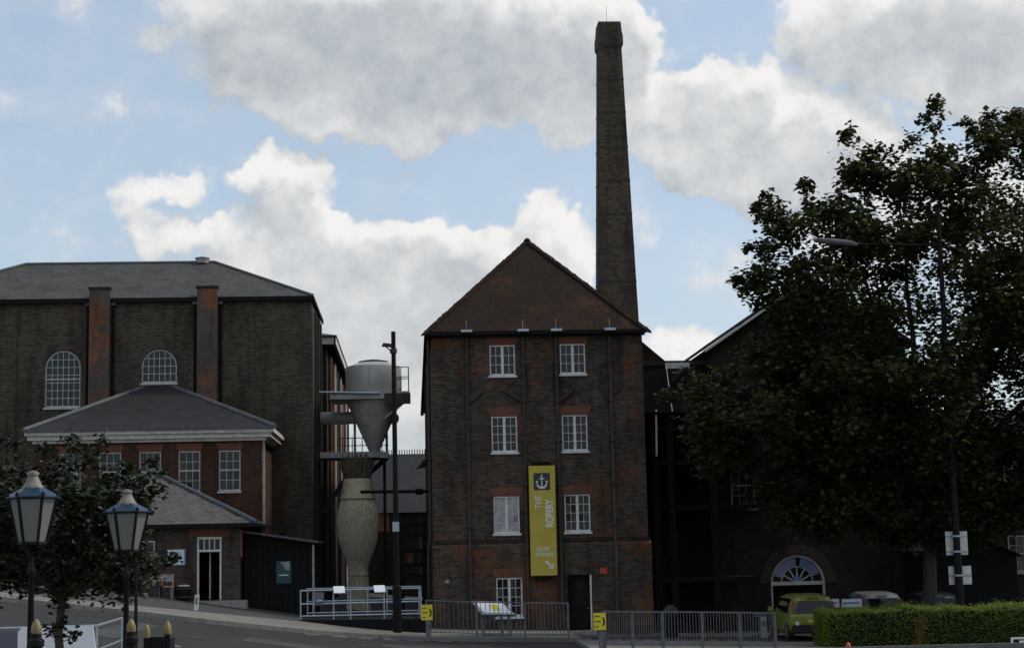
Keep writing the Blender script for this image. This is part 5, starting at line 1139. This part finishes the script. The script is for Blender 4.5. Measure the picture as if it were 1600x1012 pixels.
pa, pb_ = P(229, 974, 17), P(264, 968, 17.15); gz_ = G(pa.x, 17)
T = thing('iron_bin', ((pa.x + pb_.x) / 2, 17.2, gz_), 'square black iron litter bin with gold acorn corner posts', 'bin')
for x, y, zt in ((pa.x, 17, pa.z - .14), (pb_.x, 17.05, pb_.z - .14)):
    ps = MB().beam((x, y, gz_), (x, y, zt), .05).build('corner_post', 'black_iron', T); MB().lathe((x, y, zt), [(r * .85, z) for r, z in acorn], 12).build('acorn', 'gold', ps, smooth=True)
MB().box(pa.x - .03, 17.03, gz_ + .06, pb_.x + .03, 17.36, pa.z - .15).build('body', 'black_iron', T)
for k in range(7): x = pa.x + .03 + k * (pb_.x - pa.x - .06) / 6; MB().box(x - .012, 17.0, gz_ + .1, x + .012, 17.028, pa.z - .13).build('slat', 'black_iron', T)
p = P(213, 885, 17.9); MB().tube([(p.x, 17.9, G(p.x, 17.9)), (p.x, 17.9, p.z)], [.022, .016], 8).single('thin_post', 'black_iron', (p.x, 17.9, G(p.x, 17.9)), 'thin plain black rod standing between a lantern post and the iron bin', 'post')
# barrier with white board on the terrace edge
a, b, d = P(-60, 983, 25), P(151, 977, 25), P(191, 965, 27.6)
T = thing('tube_barrier', (b.x, 25, G(b.x, 25)), 'pale steel tube barrier along the terrace behind the lantern posts', 'barrier')
MB().tube([a, b], .02, 8).build('rail', 'galvanised', T); MB().tube([b, d], .02, 8).build('rail', 'galvanised', T)
for q in (b, d, a): MB().tube([(q.x, q.y, G(q.x, q.y)), q], .02, 8).build('post', 'galvanised', T)
for q, r_ in ((a, b), (b, d)): MB().tube([(q.x, q.y, q.z - .35), (r_.x, r_.y, r_.z - .35)], .016, 8).build('rail', 'galvanised', T)
x0, x1, zt = P(28, 980, 24.9).x, P(145, 977, 24.9).x, P(80, 979, 24.9).z
MB().slab([(x0, 24.9, zt - .06), (x0 + .05, 24.9, zt), (x1, 24.9, zt), (x1 + .08, 24.9, zt - .6), (x0, 24.9, zt - .6)], (0, .03, 0)).single('white_board', 'white_board', ((x0 + x1) / 2, 24.9, zt - .6), 'plain white board fixed on the steel tube barrier', 'board')
x0 = P(-60, 990, 24.9).x; x1 = P(26, 985, 24.9).x; MB().slab([(x0, 24.92, zt - .02), (x1, 24.9, zt - .05), (x1 + .02, 24.9, zt - .6), (x0, 24.92, zt - .6)], (0, .02, 0)).single('grey_sheet', 'cloth_grey', (x0, 24.9, zt - .6), 'dark grey sheet hung on the steel tube barrier', 'sheet')

# ------------------------------------------------------------------ bits outside the shop
p = P(306, 953, 55.5); z = G(p.x, 55.5) + .11; T = thing('marker_stone', (p.x, 55.5, z), 'small white leaning marker post on the pavement edge before the shop', 'marker')
MB().slab([(p.x - .07, 55.5, z), (p.x + .07, 55.5, z), (p.x + .1, 55.55, z + .5), (p.x - .04, 55.55, z + .5)], (0, .07, 0)).build('slab', 'white_paint', T)
MB().slab([(p.x - .02, 55.49, z + .2), (p.x + .05, 55.49, z + .2), (p.x + .06, 55.52, z + .42), (p.x - .0, 55.52, z + .42)], (0, .006, 0)).build('mark', 'cloth_grey', T)
p = P(236, 925, 60); z = G(p.x, 60) + .1; T = thing('flower_stand', (p.x, 60, z), 'small stand of bright flowers outside the shop', 'flower stand')
MB().box(p.x - .45, 59.8, z + .38, p.x + .4, 60.2, z + .42).build('table_top', 'dark_timber', T)
for sx_ in (-.4, .35):
    for sy2 in (59.84, 60.16): MB().box(p.x + sx_ - .02, sy2 - .02, z, p.x + sx_ + .02, sy2 + .02, z + .38).build('leg', 'dark_timber', T)
for k in range(4): MB().lathe((p.x - .33 + k * .22, 60, z + .42), [(.06, 0), (.085, .16), (.09, .17)], 10).build('pot', 'orange_wood' if k % 2 else 'stone', T, smooth=True)
rnd = random.Random(9); mb = MB(); mg = MB()
for k in range(420):
    q = rnd.randrange(4); c = Vector((p.x - .33 + q * .22 + rnd.gauss(0, .07), 60 + rnd.gauss(0, .07), z + .66 + rnd.gauss(0, .07))); a = rnd.uniform(0, 6.28); ax = Vector((math.cos(a), rnd.uniform(-.5, .5), math.sin(a))) * .06; sd_ = Vector((-ax.z, .02, ax.x)) * .6
    (mb if k % 3 == 0 else mg).quad(c, c + ax * .5 + sd_ * .5, c + ax, c + ax * .5 - sd_ * .5)
tag(mb.build('blossom', 'petals', T), kind='stuff'); tag(mg.build('leaves', 'leaf_street', T), kind='stuff')
p = P(267, 935, 61); z = G(p.x, 61) + .11; T = thing('folding_chair', (p.x - .1, 60.6, z), 'pale folding chair by the shop wall', 'chair')
for dx, dy in ((-.2, 0), (.2, 0), (-.2, .4), (.2, .4)): MB().beam((p.x - .1 + dx, 60.4 + dy, z), (p.x - .1 + dx, 60.4 + dy, z + (.45 if dy == 0 else .9)), .04).build('leg', 'stone', T)
MB().box(p.x - .32, 60.38, z + .43, p.x + .12, 60.82, z + .47).build('seat', 'stone', T); MB().box(p.x - .32, 60.8, z + .62, p.x + .12, 60.83, z + .88).build('backrest', 'stone', T)
p = P(283, 935, 61); z = G(p.x, 61) + .11; T = thing('barrel_planter', (p.x + .1, 60.9, z), 'dark half barrel standing left of the shop door', 'planter')
MB().lathe((p.x + .1, 60.9, z), [(.26, 0), (.32, .25), (.3, .5)], 18).build('barrel', 'dark_timber', T, smooth=True)
for q in (.1, .4): MB().lathe((p.x + .1, 60.9, z + q), [(.315, 0), (.322, .0), (.322, .05), (.3, .05)], 18).build('hoop', 'pipe', T)
MB().lathe((p.x + .1, 60.9, z + .46), [(.28, 0), (.2, .08), (.02, .1)], 14).build('soil', 'stone', T)

# ------------------------------------------------------------------ render settings
S.render.engine = 'CYCLES'; S.render.resolution_x = 1024; S.render.resolution_y = 647
S.cycles.max_bounces = 4; S.cycles.diffuse_bounces = 2; S.cycles.glossy_bounces = 2; S.cycles.transparent_max_bounces = 6
S.cycles.use_denoising = True
